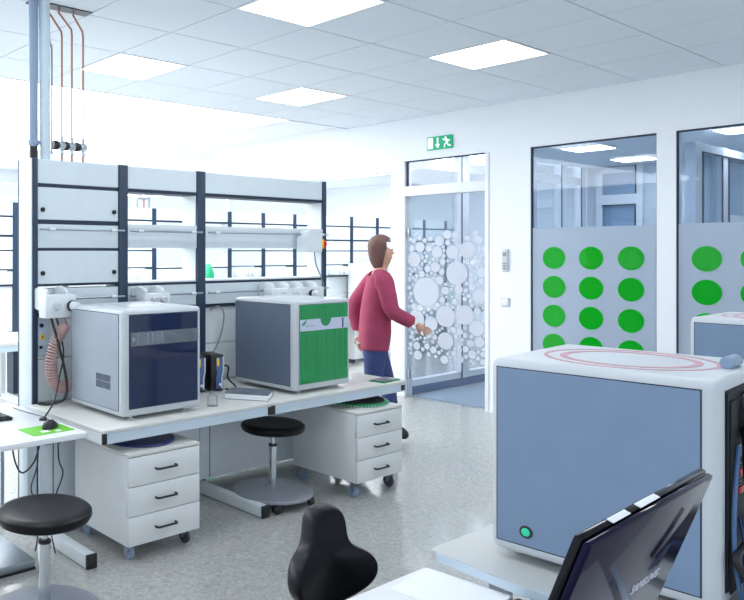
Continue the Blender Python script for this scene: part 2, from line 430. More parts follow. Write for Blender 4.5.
# intercom and switch
t = thing('wall_intercom', 'slim white intercom handset mounted on the wall between door and window', 'intercom', (XW-0.001, 3.88, 1.41))
bm = BM(); box(bm, -0.025, 0, -0.03, 0.03, 0, 0.22, 0.008); link('handset', bm, 'shell', t)
bm = BM(); box(bm, -0.028, -0.024, -0.018, 0.018, 0.15, 0.19, 0.001); link('display', bm, 'greyplastic', t)
bm = BM(); [cyl(bm, (-0.029, dy, 0.03+dz), 0.006, 0.006, 'X', 12) for dy in (-0.014,0,0.014) for dz in (0,0.025,0.05)]; link('keypad', bm, 'greyplastic', t)
t = thing('light_switch', 'square white light switch below the intercom handset', 'switch', (XW-0.001, 3.88, 1.065))
bm = BM(); box(bm, -0.012, 0, -0.042, 0.042, 0, 0.085, 0.004); link('switch_plate', bm, 'shell', t)
bm = BM(); box(bm, -0.017, -0.011, -0.030, 0.030, 0.012, 0.073, 0.002); link('rocker', bm, 'frame', t)

# ---- rooms beyond the wall: glazed partition along Y=5.02, pale blue back wall, ceiling
bm = BM(); box(bm, XW+T+0.01, 11.44, 5.03, 5.10, 0.012, 0.10); struct('baseboard_corridor', bm, 'skirt')
bm = BM()
for x in (8.33, 9.72, 10.78, 11.36): box(bm, x-0.08, x+0.08, 5.02, 5.12, 0.10, 3.06)
box(bm, XW+T+0.01, 11.44, 5.03, 5.11, 0.10, 0.17); box(bm, XW+T+0.01, 11.44, 5.03, 5.11, 2.55, 2.66)
box(bm, XW+T+0.01, 11.44, 5.03, 5.11, 2.98, 3.06)
struct('trim_2', bm, 'frame')
bm = BM()
for x in (8.25, 9.64, 10.70, 11.28): box(bm, x-0.012, x-0.001, 5.008, 5.0195, 0.10, 2.97)
struct('trim_3', bm, 'gasket')
bm = BM(); box(bm, XW+T+0.01, 11.44, 5.066, 5.072, 0.17, 2.98); struct('window_4', bm, 'glass')
bm = BM(); box(bm, XW+T, 9.9, 4.06, 5.01, 0.0, 0.010); tag(link('floor_mat', bm, 'floormat'), 'grey entrance mat on the floor behind the glass door', 'floor mat')
bm = BM(); box(bm, XW+T, 14, -4, 5.02, 2.80, 2.9); struct('ceiling_side_room', bm, 'tile')
bm = BM(); box(bm, 11.45, 11.55, -4, 5.02, 0, 2.80); struct('wall_side_room', bm, 'wallblue')
# lights of the side room; the corridor one is added to brighten it
for (x,y,lab) in ((8.0,4.55,'added fill light of the corridor just behind the glass door'),(8.9,0.6,'ceiling light of the side room outside the picture on the right'),(9.08,3.96,'ceiling light seen through the dotted window, left of its centre'),(10.6,4.07,'farther ceiling light seen through the dotted window, at its right'),(8.9,2.45,'ceiling light seen through the right hand dotted window')):
    t = thing('ceiling_light', lab, 'ceiling light', (x,y,2.80), group='side room ceiling lights')
    bm = BM(); box(bm, -0.22,0.22,-0.22,0.22,-0.02,0); link('light_frame', bm, 'frame', t)
    bm = BM(); box(bm, -0.20,0.20,-0.20,0.20,-0.024,-0.019); link('diffuser', bm, 'lampside', t)
# inner white frames of the side room: glazed door in its end wall, glazed divider
XS = 11.45
bm = BM()
box(bm, XS-0.06, XS-0.001, 4.79, 4.87, 0, 2.70); box(bm, XS-0.06, XS-0.001, 4.28, 4.36, 0, 2.80)
box(bm, XS-0.06, XS-0.001, 4.36, 4.79, 2.26, 2.40); box(bm, XS-0.06, XS-0.001, 4.36, 4.79, 2.70, 2.78)
for x in (7.95, 8.62, 9.5): box(bm, x, x+0.16, 2.56, 2.64, 0, 2.60)
box(bm, 8.112, 10.6, 2.562, 2.638, 2.52, 2.595); box(bm, 8.78, 9.5, 2.565, 2.635, 1.86, 1.96)
struct('trim_4', bm, 'frame')
bm = BM(); box(bm, XS-0.03, XS-0.02, 4.36, 4.79, 2.40, 2.70); box(bm, XS-0.03, XS-0.02, 4.36, 4.79, 0.0, 2.26); struct('window_5', bm, 'glassblue')
bm = BM(); box(bm, 8.11, 10.6, 2.595, 2.603, 0.0, 2.52); struct('window_6', bm, 'glassblue')
bm = BM()
box(bm, XS-0.07, XS-0.06, 4.36, 4.79, 2.245, 2.262); box(bm, XS-0.07, XS-0.06, 4.36, 4.375, 0, 2.245); box(bm, XS-0.07, XS-0.06, 4.355, 4.37, 2.40, 2.80)
box(bm, 8.108, 8.125, 2.55, 2.56, 0, 2.52); box(bm, 8.605, 8.62, 2.55, 2.56, 0, 2.52); box(bm, 8.78, 8.795, 2.55, 2.56, 0, 2.52)
box(bm, 8.11, 10.6, 2.55, 2.56, 2.505, 2.52); box(bm, 8.795, 9.5, 2.55, 2.56, 1.845, 1.86)
struct('trim_5', bm, 'gasket')

# ---- far wall of the laboratory with daylight windows
bm = BM()
box(bm, -4, 14, 12.5, 12.62, 0, 0.85); box(bm, -4, 14, 12.5, 12.62, 2.85, 3.2)
for k in range(8): x = -4+k*2.55; box(bm, x, x+0.16, 12.5, 12.62, 0.85, 2.85)
struct('wall_far', bm, 'wall')
bm = BM()
for k in range(7):
    x = -4+k*2.55+0.16; box(bm, x, x+2.39, 12.55, 12.556, 0.85, 2.85)
struct('window_7', bm, 'glass')
bm = BM(); box(bm, 14, 14.1, -4, 12.62, 0, 3.3); struct('wall_east', bm, 'wall')

# ------------------------------------------------------------------ instruments
IW, ID, IH = 0.54, 0.553, 0.572       # shell sits on feet 0.02 high; origin on the table
def instrument(label, loc, rz, door, side, ring=False, rear=False, group=None, body=None):
    t = thing('laboratory_instrument', label, 'instrument', loc, rz, group)
    w, d, h = IW/2, ID/2, IH
    z0 = 0.022
    bm = BM(); box(bm, -w, w, -d, d, z0, z0+h, 0.024, 5); link('housing', bm, 'shell', t)
    # side panels with a dark joint around them
    for s in (-1, 1):
        bm = BM(); x = s*w
        box(bm, min(x, x+s*0.0012), max(x, x+s*0.0012), -d+0.036, d-0.020, z0+0.030, z0+h-0.024); j = link('side_panel_joint', bm, 'line', t)
        bm = BM()
        box(bm, min(x, x+s*0.003), max(x, x+s*0.003), -d+0.039, d-0.023, z0+0.033, z0+h-0.027, 0.001, 1); p = link('side_panel', bm, side, t)
        if s == -1 and rear:
            bm = BM(); cyl(bm, (x-0.006, d-0.105, z0+0.074), 0.018, 0.004, 'X', 28, 0.001); b1 = link('power_button_ring', bm, 'black', t)
            bm = BM(); cyl(bm, (x-0.009, d-0.105, z0+0.074), 0.012, 0.006, 'X', 28, 0.002); o = link('power_button', bm, 'greenled', t); o['label'] = 'lit green power button'
        if s == -1 and door == 'navy':
            bm = BM()
            for k in range(13):
                yy = -d+0.115+k*0.0115; box(bm, x-0.0042, x-0.0028, yy, yy+0.0058, z0+0.135, z0+0.172)
                box(bm, x-0.0042, x-0.0028, yy, yy+0.0058, z0+0.1755, z0+0.212)
            link('vent_slots', bm, 'gasket', t)
    # front
    y = -d
    fx0, fx1, fz0, fz1 = -w+0.043, w-0.032, z0+0.045, z0+h-0.030
    bm = BM(); box(bm, fx0-0.003, fx1+0.003, y-0.0012, y, fz0-0.003, fz1+0.003); link('door_joint', bm, 'line', t)
    zb0, zb1 = fz1-0.165, fz1-0.092
    if not rear:
        if door == 'navy':
            bm = BM(); box(bm, fx0, fx1, y-0.006, y-0.001, fz0, fz1, 0.0015, 1); link('door', bm, 'navyglass', t)
            bm = BM(); box(bm, fx0+0.004, fx1, y-0.0075, y-0.0055, zb0, zb1); bd = link('viewing_band', bm, 'band', t)
            for xx in (fx0+0.045, fx0+0.11, fx0+0.145, fx0+0.21):
                bm = BM(); box(bm, xx, xx+0.006, y-0.0085, y-0.007, zb0+0.006, zb1-0.006); link('band_divider', bm, 'greyplastic', bd)
            bm = BM(); cyl(bm, (fx0+0.022, y-0.0085, (zb0+zb1)/2), 0.012, 0.003, 'Y', 16); link('band_knob', bm, 'greyplastic', bd)
        else:
            # dark cavity with coloured sample racks seen through the green glass
            bm = BM(); box(bm, fx0, fx1, y-0.002, y-0.0011, fz0, fz1); link('door_backing', bm, 'bandwhite', t)
            bm = BM(); rr = random.Random(3)
            x = fx0+0.01
            while x < fx1-0.03:
                ww = rr.uniform(0.008,0.05); box(bm, x, x+ww, y-0.0032, y-0.0019, fz0+0.01+rr.uniform(0,0.08), zb0-0.003); x += ww+rr.uniform(0.006,0.03)
            x = fx0+0.01
            while x < fx1-0.02:
                ww = rr.uniform(0.004,0.016); box(bm, x, x+ww, y-0.0032, y-0.0019, zb1+0.004, fz1-0.004); x += ww+rr.uniform(0.004,0.016)
            link('sample_racks', bm, 'greenrack', t)
            bm = BM(); box(bm, fx0, fx1, y-0.008, y-0.0045, fz0, zb0, 0.001, 1); box(bm, fx0, fx1, y-0.008, y-0.0045, zb1, fz1, 0.001, 1); o = link('door', bm, 'greenglass', t); o['label'] = 'translucent green door glass'
            bm = BM(); box(bm, fx0, fx1, y-0.009, y-0.004, zb0, zb1, 0.001, 1); bd = link('door_band', bm, 'bandwhite', t)
            bm = BM()
            for cxx, rr_ in ((0.24,0.052),(0.02,0.038)):
                pts = [(fx0+cxx+rr_*math.cos(a), zb1+rr_*0.95*math.sin(a)) for a in [PI+PI*k/16 for k in range(17)] if fx0+cxx+rr_*math.cos(a) > fx0]
                prism(bm, [(px_, min(pz, zb1)) for px_, pz in pts], y-0.0097, y-0.0088, 'XZ')
            link('half_disc_mark', bm, 'greentrim', bd)
            bm = BM(); box(bm, fx1-0.060, fx1-0.052, y-0.014, y-0.008, zb0+0.006, zb1-0.004, 0.002); link('door_latch', bm, 'line', bd)
            bm = BM(); box(bm, fx0+0.04, fx0+0.135, y-0.0097, y-0.0088, zb0+0.030, zb0+0.034); link('printed_line', bm, 'greyplastic', bd)
    else:
        bm = BM(); box(bm, fx0, fx1, y-0.006, y-0.001, fz0, fz1, 0.0015, 1); link('rear_cover', bm, 'reardark', t)
    # feet
    for sx in (-1,1):
        for sy in (-1,1):
            bm = BM(); lathe(bm, [(0,0),(0.019,0),(0.019,0.005),(0.010,0.008),(0.010,z0+0.004),(0,z0+0.004)], 16, (sx*(w-0.085), sy*(d-0.05), 0)); link('foot', bm, 'shell', t)
    # top lid outline
    zt = z0+h
    bm = BM()
    R0 = 0.205
    for r0, r1 in ((R0, R0+0.012), (R0-0.05, R0-0.030)):
        seg = 64
        vi = [bm.verts.new((r0*math.cos(2*PI*k/seg), r0*math.sin(2*PI*k/seg), zt+0.0012)) for k in range(seg)]
        vo = [bm.verts.new((r1*math.cos(2*PI*k/seg), r1*math.sin(2*PI*k/seg), zt+0.0012)) for k in range(seg)]
        wi = [bm.verts.new((r0*math.cos(2*PI*k/seg), r0*math.sin(2*PI*k/seg), zt-0.001)) for k in range(seg)]
        wo = [bm.verts.new((r1*math.cos(2*PI*k/seg), r1*math.sin(2*PI*k/seg), zt-0.001)) for k in range(seg)]
        for k in range(seg):
            q = (k+1)%seg
            bm.faces.new((vi[k],vo[k],vo[q],vi[q])); bm.faces.new((vo[k],wo[k],wo[q],vo[q])); bm.faces.new((wi[k],vi[k],vi[q],wi[q]))
    o = link('lid_ring', bm, 'redring' if ring else 'shell', t)
    if ring: o['label'] = 'faded red double ring on the top'
    return t
ins_group = 'cube shaped bench instruments'
i1 = instrument('light grey cube instrument with a navy glass front, left on the long bench', (2.472,3.545,0.70), 0, 'navy', 'sidelight', group=ins_group)
i2 = instrument('light grey cube instrument with a bright green glass front, right on the long bench', (3.752,3.53,0.70), 0.012, 'green', 'sidedark', group=ins_group)
ib = instrument('large foreground instrument with blue grey side and red rings on top', (2.42,0.946,0.702), math.radians(3.9), 'none', 'side', ring=True, rear=True, group=ins_group)
ib.scale = (1, 1.012, 0.985)
i3 = instrument('instrument standing behind the large foreground one at the right picture edge', (4.40,1.085,0.702), 0.03, 'none', 'side', ring=True, rear=True, group=ins_group)
# rear fittings of the foreground instrument (its back faces -Y)
d = ID/2
for inst in (ib,):
    bm = BM(); box(bm, -IW/2+0.055, IW/2-0.04, -d-0.010, -d-0.0055, 0.06, 0.54, 0.001, 1); rp = link('rear_plate', bm, 'reardark', inst)
    bm = BM(); lathe(bm, [(0.058,0),(0.066,0.0),(0.066,0.014),(0.058,0.014),(0.058,0)], 36, (-0.075, -d-0.024, 0.485), 'Y')
    for k in range(3): tube(bm, [(-0.075+0.060*math.cos(a), -d-0.022, 0.485+0.060*math.sin(a)) for a in (k*2*PI/3, k*2*PI/3+PI)], 0.003, 6, False)
    fan = link('fan_guard', bm, 'black', inst)
    bm = BM()
    for k in range(7):
        n0 = len(bm.verts); box(bm, 0.010, 0.055, -0.003, 0.001, -0.011, 0.011)
        xform(bm, n0, Matrix.Translation((-0.075,-d-0.013,0.485)) @ Matrix.Rotation(k*2*PI/7,4,'Y') @ Matrix.Rotation(0.4,4,'X'))
    cyl(bm, (-0.075,-d-0.018,0.485), 0.016, 0.008, 'Y', 20); link('fan_blades', bm, 'greyplastic', inst)
    bm = BM()
    for k in range(9): box(bm, -0.19, -0.10, -d-0.0115, -d-0.0095, 0.30+k*0.009, 0.304+k*0.009)
    link('vent_slots', bm, 'black', inst)
    bm = BM(); box(bm, -0.162,-0.130,-d-0.020,-d-0.0105,0.395,0.425,0.004); o = link('socket_cover', bm, 'frame', inst); o['label'] = 'small white plug cover'
    bm = BM(); cyl(bm, (-0.005,-d+0.045,0.609), 0.017, 0.09, 'X', 20, 0.003); link('top_knob', bm, 'bluewheel', inst)
    bm = BM(); box(bm, -0.160,-0.125,-d-0.016,-d-0.0105,0.345,0.362,0.002); link('socket', bm, 'red', inst)
    bm = BM(); box(bm, -0.160,-0.125,-d-0.016,-d-0.0105,0.300,0.317,0.002); link('socket', bm, 'red', inst)

# ------------------------------------------------------------------ benches
def bench(label, x0, x1, group, second=False):
    t = thing('laboratory_bench', label, 'workbench', ((x0+x1)/2, 3.60, 0), 0, group)
    w = (x1-x0)/2; y0, y1 = -0.42, 0.38
    bm = BM(); box(bm, -w, w, y0, y1, 0.682, 0.70, 0.004, 2); link('worktop', bm, 'lab_white', t)
    bm = BM(); box(bm, -w+0.03, w-0.001, y0+0.004, y0+0.034, 0.628, 0.6815); link('front_rail', bm, 'apron', t)
    bm = BM(); box(bm, -w+0.004, -w+0.030, y0+0.012, y1, 0.628, 0.6815); link('side_rail', bm, 'cab', t)
    bm = BM(); box(bm, w-0.03, w-0.004, y0+0.036, y1, 0.628, 0.6815); link('side_rail', bm, 'cab', t)
    bm = BM(); box(bm, -w+0.0015, -w+0.029, y0+0.001, y0+0.011, 0.628, 0.6815, 0.001); 
    link('rail_end_cap', bm, 'black', t)
    if second:
        bm = BM(); box(bm, w-0.05, w-0.012, y0-0.002, y0+0.0035, 0.636, 0.672, 0.001); link('rail_end_cap', bm, 'black', t)
    else:
        bm = BM(); box(bm, w-0.03, w+0.02, y0-0.002, y0+0.0035, 0.630, 0.678, 0.001); link('rail_end_cap', bm, 'black', t)
    for i, sx in enumerate(((-1,) if not second else (-1,1))):
        xx = sx*(w-0.012) if sx < 0 else w-0.055
        xa = (xx-0.045 if second else xx-0.075) if sx<0 else xx-0.03
        bm = BM(); box(bm, xa, xa+0.06, y1-0.10, y1-0.03, 0.07, 0.6275, 0.004); lg = link('leg', bm, 'panel', t)
        if not (second and sx == 1):
            bm = BM(); box(bm, xa, xa+0.06, y0+0.06, y1-0.03, 0.004, 0.070, 0.003); link('foot', bm, 'panelw', lg)
            bm = BM(); box(bm, xa-0.001, xa+0.061, y0+0.045, y0+0.0595, 0.0, 0.073, 0.003); link('foot_cap', bm, 'black', lg)
        else:
            bm = BM(); box(bm, xa, xa+0.06, y0+0.40, y1-0.03, 0.004, 0.070, 0.003); link('foot', bm, 'panelw', lg)
    bm = BM(); box(bm, -w+0.002, w-0.002, y1-0.128, y1-0.108, 0.0745, 0.6275)
    link('back_panel', bm, 'panelblue', t)
    bm = BM(); box(bm, -w+0.085, -w+0.09, y1-0.130, y1-0.1275, 0.08, 0.62); link('panel_joint', bm, 'line', t)
    return t
bench('pale lab bench, left half, carrying the navy fronted instrument', 2.02, 3.214, 'long lab bench halves')
bench('pale lab bench, right half, carrying the green fronted instrument', 3.216, 4.53, 'long lab bench halves', True)

# ------------------------------------------------------------------ pedestals
def pedestal(label, x0, y0, w, dep, zb, zt):
    t = thing('drawer_pedestal', label, 'drawer unit', (x0+w/2, y0+dep/2, 0), 0, 'mobile drawer pedestals under the bench')
    hx, hy = w/2, dep/2
    bm = BM(); box(bm, -hx, hx, -hy+0.018, hy, zb, zt-0.016, 0.002); link('carcass', bm, 'cab', t)
    bm = BM(); box(bm, -hx-0.001, hx+0.001, -hy-0.001, hy+0.001, zt-0.0155, zt, 0.003); link('top_board', bm, 'lab_white', t)
    n = (zt-0.018-zb)/3
    for k in range(3):
        z0 = zb+k*n+0.002; z1 = zb+(k+1)*n-0.002
        bm = BM(); box(bm, -hx+0.001, hx-0.001, -hy, -hy+0.0175, z0, z1, 0.0015); dd = link('drawer', bm, 'cab', t)
        zc = (z0+z1)/2
        bm = BM(); tube(bm, [(-0.065,-hy+0.001,zc),(-0.065,-hy-0.018,zc),(-0.058,-hy-0.026,zc),(0.058,-hy-0.026,zc),(0.065,-hy-0.018,zc),(0.065,-hy+0.001,zc)], 0.006, 8, False); link('handle', bm, 'black', dd)
    for sx in (-1,1):
        for sy in (-1,1):
            cx_, cy_ = sx*(hx-0.05), sy*(hy-0.06)
            bm = BM(); box(bm, cx_-0.025, cx_+0.025, cy_-0.025, cy_+0.025, zb-0.006, zb-0.0003); cyl(bm, (cx_,cy_,zb-0.022), 0.010, 0.018)
            for q in (-0.016, 0.011): prism(bm, [(cy_-0.018,zb-0.022),(cy_+0.018,zb-0.022),(cy_+0.026,0.034),(cy_+0.012,0.030)], cx_+q, cx_+q+0.005, 'YZ')
            ca = link('castor', bm, 'steel', t)
            R = 0.040
            bm = BM(); lathe(bm, [(0,-0.010),(R*0.7,-0.010),(R,-0.007),(R,0.007),(R*0.7,0.010),(0,0.010)], 24, (cx_,cy_+0.012,R), 'X'); link('castor_wheel', bm, 'bluewheel' if (sx<0 or sy>0) else 'rubber', ca)
    return t
pedestal('white three drawer pedestal under the left bench half, blue disc on top', 2.16, 3.15, 0.47, 0.54, 0.088, 0.563)
pedestal('white three drawer pedestal under the right bench half, green rimmed tray on top', 3.905, 3.10, 0.47, 0.56, 0.108, 0.565)
bm = BM(); lathe(bm, [(0,0),(0.185,0),(0.192,0.006),(0.185,0.014),(0.16,0.016),(0,0.016)], 48, (0,0,0)); o = link('round_tray', bm, 'bluedisc'); o.location = (2.40,3.385,0.5632)
tag(o, 'dark blue round disc lying on the left drawer pedestal', 'tray')
t = thing('round_tray', 'black round tray with green toothed rim on the right drawer pedestal', 'tray', (4.20,3.345,0.5652))
bm = BM(); lathe(bm, [(0,0.0),(0.205,0.0),(0.215,0.005),(0.215,0.016),(0.205,0.020),(0,0.020)], 56); link('rim', bm, 'greentrim', t)
bm = BM(); lathe(bm, [(0,0.0202),(0.188,0.0202),(0.186,0.026),(0,0.027)], 56); link('plate', bm, 'reardark', t)
bm = BM()
for k in range(60):
    a = 2*PI*k/60; n0 = len(bm.verts); box(bm, 0.2135,0.2185,-0.004,0.004,0.003,0.012); xform(bm, n0, Matrix.Rotation(a,4,'Z'))
link('teeth', bm, 'bandwhite', t)

# ------------------------------------------------------------------ stools
def stool(label, loc, zs, r, plate=0.255):
    t = thing('swivel_stool', label, 'stool', loc, 0, 'black swivel stools')
    bm = BM(); lathe(bm, [(0,zs-0.052),(r*0.80,zs-0.052),(r*0.95,zs-0.047),(r,zs-0.030),(r*0.99,zs-0.012),(r*0.92,zs-0.001),(r*0.80,zs+0.002),(r*0.5,zs-0.002),(0,zs-0.003)], 56); link('seat', bm, 'vinyl', t, True)
    bm = BM(); lathe(bm, [(0,zs-0.085),(0.03,zs-0.085),(0.05,zs-0.070),(r*0.86,zs-0.056),(r*0.86,zs-0.0525),(0,zs-0.0525)], 40); link('seat_pan', bm, 'greyplastic', t)
    bm = BM(); cyl(bm, (0.045,0.03,zs-0.082), 0.006, 0.12, 'X', 10); cyl(bm, (0.15,0.03,zs-0.082), 0.012, 0.03, 'X', 12); link('lever', bm, 'black', t)
    bm = BM(); cyl(bm, (0,0,zs-0.15), 0.014, 0.066, 'Z', 20); link('piston', bm, 'chrome', t)
    bm = BM(); cyl(bm, (0,0,0.105), 0.026, zs-0.15-0.105, 'Z', 28); link('column', bm, 'chrome', t)
    bm = BM(); cyl(bm, (0,0,zs-0.1495), 0.028, 0.014, 'Z', 28, 0.003); link('collar', bm, 'black', t)
    bm = BM(); lathe(bm, [(0,0.052),(plate*0.96,0.052),(plate,0.060),(plate,0.070),(plate*0.97,0.078),(plate*0.55,0.091),(0.05,0.104),(0.035,0.112),(0,0.112)], 64); link('base_plate', bm, 'greyplastic', t, False)
    for k in range(5):
        a = 2*PI*k/5-1.0
        bm = BM(); c = (plate*0.95*math.cos(a), plate*0.95*math.sin(a), 0.0)
        n0 = len(bm.verts); lathe(bm, [(0,-0.020),(0.018,-0.020),(0.027,-0.014),(0.027,0.014),(0.018,0.020),(0,0.020)], 20, (0,0,0.027), 'X'); box(bm, -0.008,0.008,-0.012,0.012,0.02,0.058)
        xform(bm, n0, Matrix.Translation(c) @ Matrix.Rotation(a+0.4,4,'Z')); link('castor', bm, 'black', t)
    return t
stool('black round stool with chrome column in the left foreground', (1.51,2.835,0), 0.515, 0.203)
stool('black round stool tucked under the bench between the two drawer units', (3.47,3.425,0), 0.505, 0.205)

# ------------------------------------------------------------------ rack over the bench
def rack_parts(t, bays, y, zt=2.157, zb=0.70, detail=True, depth=0.15):
    """bays: list of (x0, x1, kind); kind 'closed' or 'open'; front face in plane y"""
    for (x0,x1,kind) in bays:
        bm = BM(); box(bm, x0, x1, y, y+depth, 2.012, zt-0.002, 0.002, 1); link('header_panel', bm, 'panel', t)
        bm = BM(); box(bm, x0, x1, y+0.004, y+depth-0.004, 1.990, 2.0115); link('shadow_joint', bm, 'line', t)
        if kind == 'closed':
            for (z0,z1,zj) in ((1.795,1.9895,1.768),(1.625,1.7675,1.608),(1.408,1.6075,1.394)):
                bm = BM(); box(bm, x0, x1, y+0.001, y+depth-0.004, z0, z1, 0.002, 1); pp = link('panel', bm, 'panel', t)
                bm = BM(); box(bm, x0, x1, y+0.004, y+depth-0.006, zj, z0-0.0005); link('shadow_joint', bm, 'line', t)
                if detail and z1-z0 > 0.15:
                    for xx in (x0+0.035, x1-0.035):
                        bm = BM(); lathe(bm, [(0,0),(0.014,0),(0.014,-0.010),(0.010,-0.016),(0,-0.016)], 18, (xx, y, z1-0.135), 'Y'); link('knob', bm, 'black', pp)
        else:
            bm = BM(); box(bm, x0, x1, y-0.004, y+depth-0.004, 1.627, 1.767, 0.002, 1); link('shelf_strip', bm, 'panel', t)
            bm = BM(); box(bm, x0, x1, y-0.006, y+depth-0.004, 1.755, 1.780); link('shelf_edge', bm, 'panelw', t)
            for za, zb2 in ((1.408,1.627),(1.7805,1.99)):
                bm = BM(); box(bm, x1-0.006, x1, y+0.006, y+depth, za, zb2); link('inner_cheek', bm, 'panelw', t)
                bm = BM(); box(bm, x0, x0+0.006, y+0.006, y+depth, za, zb2); link('inner_cheek', bm, 'panelw', t)
            bm = BM(); box(bm, x0, x1, y+0.002, y+depth-0.002, 1.380, 1.396); link('shadow_joint', bm, 'line', t)
            bm = BM(); box(bm, x0, x1, y+0.002, y+depth-0.002, 1.3965, 1.408); link('sill', bm, 'panelw', t)
        bm = BM(); box(bm, x0, x1, y+0.002, y+depth-0.004, 1.235, 1.379, 0.002, 1); link('rail_panel', bm, 'panel', t)
        bm = BM(); box(bm, x0, x1, y-0.006, y+depth-0.004, 1.213, 1.2345); link('shadow_joint', bm, 'line', t)
        bm = BM(); box(bm, x0, x1, y+0.012, y+depth-0.004, 0.96, 1.2125); box(bm, x0, x1, y+0.012, y+depth-0.004, zb+0.001, 0.955); link('splash_panel', bm, 'panelw', t)
        if detail:
            for zr in (1.735, 1.318):
                bm = BM(); tube(bm, [(x0-0.01,y-0.055,zr),(x1+0.01,y-0.055,zr)], 0.007, 10, False); r = link('rail', bm, 'steel', t)
                for xx in (x0+0.07, x1-0.07):
                    bm = BM(); cyl(bm, (xx-0.02,y-0.055,zr), 0.012, 0.04, 'X', 14, 0.002); cyl(bm, (xx,y-0.05,zr), 0.007, 0.052, 'Y', 10); link('rail_bracket', bm, 'panelw', r)
rk = thing('laboratory_rack', 'tall pale blue service rack with navy posts standing behind the bench', 'rack', (0,0,0))
Y0 = 4.0
rack_parts(rk, [(2.082,2.662,'closed'),(2.730,3.310,'open'),(3.385,4.603,'open')], Y0)
for (x0,x1) in ((2.044,2.0815),(2.6625,2.7295),(3.3105,3.3845),(4.6035,4.642)):
    bm = BM(); box(bm, x0, x1, Y0-0.012, Y0+0.155, 0.0, 2.160, 0.004); link('post', bm, 'post', rk)
bm = BM(); box(bm, 2.036, 2.0435, Y0-0.010, Y0+0.15, 0.0, 2.158, 0.002); link('side_cover', bm, 'panel', rk)
bm = BM(); box(bm, 2.034, 2.0435, Y0+0.1505, Y0+0.160, 0.0, 2.157); link('cover_edge', bm, 'post', rk)
bm = BM(); box(bm, 2.082, 4.603, Y0+0.02, Y0+0.14, 0.05, 0.69); link('lower_panel', bm, 'panel', rk)

def service_module(x0, x1, z0, z1, arms, knobs):
    bm = BM(); box(bm, x0, x1, Y0-0.16, Y0-0.075, z0, z1, 0.006, 2); m = link('service_module', bm, 'panelw', rk)
    for xx in arms:
        bm = BM()
        pts = [(-0.155,z1+0.015),(-0.13,z1+0.035),(-0.075,z1+0.045),(-0.004,z1+0.03),(-0.004,z0+0.05),(-0.06,z0+0.04),(-0.155,z1-0.03)]
        prism(bm, [(Y0+a,b) for a,b in pts], xx, xx+0.022, 'YZ', bev=0.003); link('bracket_arm', bm, 'panelw', m)
    for xx, big_ in knobs:
        zc = (z0+z1)/2
        if big_:
            bm = BM(); cyl(bm, (xx, Y0-0.185, zc), 0.033, 0.025, 'Y', 28, 0.006); k = link('valve_collar', bm, 'black', m)
            bm = BM(); lathe(bm, [(0,-0.045),(0.020,-0.045),(0.026,-0.038),(0.028,0),(0,0)], 24, (xx, Y0-0.185, zc), 'Y'); link('valve_knob', bm, 'panelw', m)
        else:
            bm = BM(); lathe(bm, [(0,-0.03),(0.018,-0.03),(0.022,-0.02),(0.026,0),(0,0)], 24, (xx, Y0-0.16, zc), 'Y'); link('socket_cap', bm, 'shell', m)
service_module(2.052, 2.255, 1.215, 1.352, (2.058,2.185), ((2.125,False),(2.222,True)))
service_module(2.755, 2.960, 1.255, 1.335, (2.76,2.90), ((2.83,False),(2.90,False)))
service_module(3.880, 4.440, 1.235, 1.335, (3.90,4.06,4.20,4.36), ((4.00,False),(4.12,False),(4.30,True)))
bm = BM(); prism(bm, [(4.27,1.70),(4.32,1.765),(4.37,1.765),(4.47,1.735),(4.47,1.60),(4.27,1.60)], Y0-0.12, Y0-0.035, 'XZ', bev=0.004); m = link('control_box', bm, 'panelw', rk)
bm = BM(); box(bm, 4.4705, 4.492, Y0-0.115, Y0-0.045, 1.625, 1.70, 0.003); o = link('button_base', bm, 'yellow', m); o['label'] = 'yellow square base of the emergency stop'
bm = BM(); lathe(bm, [(0,0),(0.020,0),(0.020,0.022),(0.030,0.026),(0.030,0.042),(0.024,0.048),(0,0.048)], 28, (4.492,Y0-0.08,1.6625), 'X'); o = link('emergency_button', bm, 'red', m); o['label'] = 'red emergency stop button'
bm = BM(); tube(bm, [(4.40,Y0-0.10,1.60),(4.42,Y0-0.10,1.50),(4.48,Y0-0.10,1.40),(4.53,Y0-0.08,1.30),(4.52,Y0-0.06,1.10)], 0.005); link('control_cable', bm, 'greyplastic', rk)
bm = BM(); box(bm, 2.086, 2.165, Y0+0.004, Y0+0.0115, 0.98, 1.19, 0.002); sp = link('socket_plate', bm, 'apron', rk)
bm = BM(); prism(bm, [(2.095,1.075),(2.14,1.075),(2.1175,1.115)], Y0+0.001, Y0+0.004, 'XZ'); o = link('warning_sign', bm, 'yellow', sp); o['label'] = 'yellow triangular warning sign'
bm = BM(); prism(bm, [(2.116,1.098),(2.122,1.098),(2.1195,1.090),(2.123,1.090),(2.1155,1.079),(2.117,1.087),(2.1135,1.087)], Y0-0.0005, Y0+0.001, 'XZ'); link('flash_symbol', bm, 'black', sp)
bm = BM(); lathe(bm, [(0,0),(0.012,0),(0.012,-0.010),(0,-0.010)], 16, (2.11,Y0+0.004,1.16), 'Y'); lathe(bm, [(0,0),(0.009,0),(0.009,-0.010),(0,-0.010)], 16, (2.105,Y0+0.004,1.03), 'Y'); link('socket_screw', bm, 'black', sp)

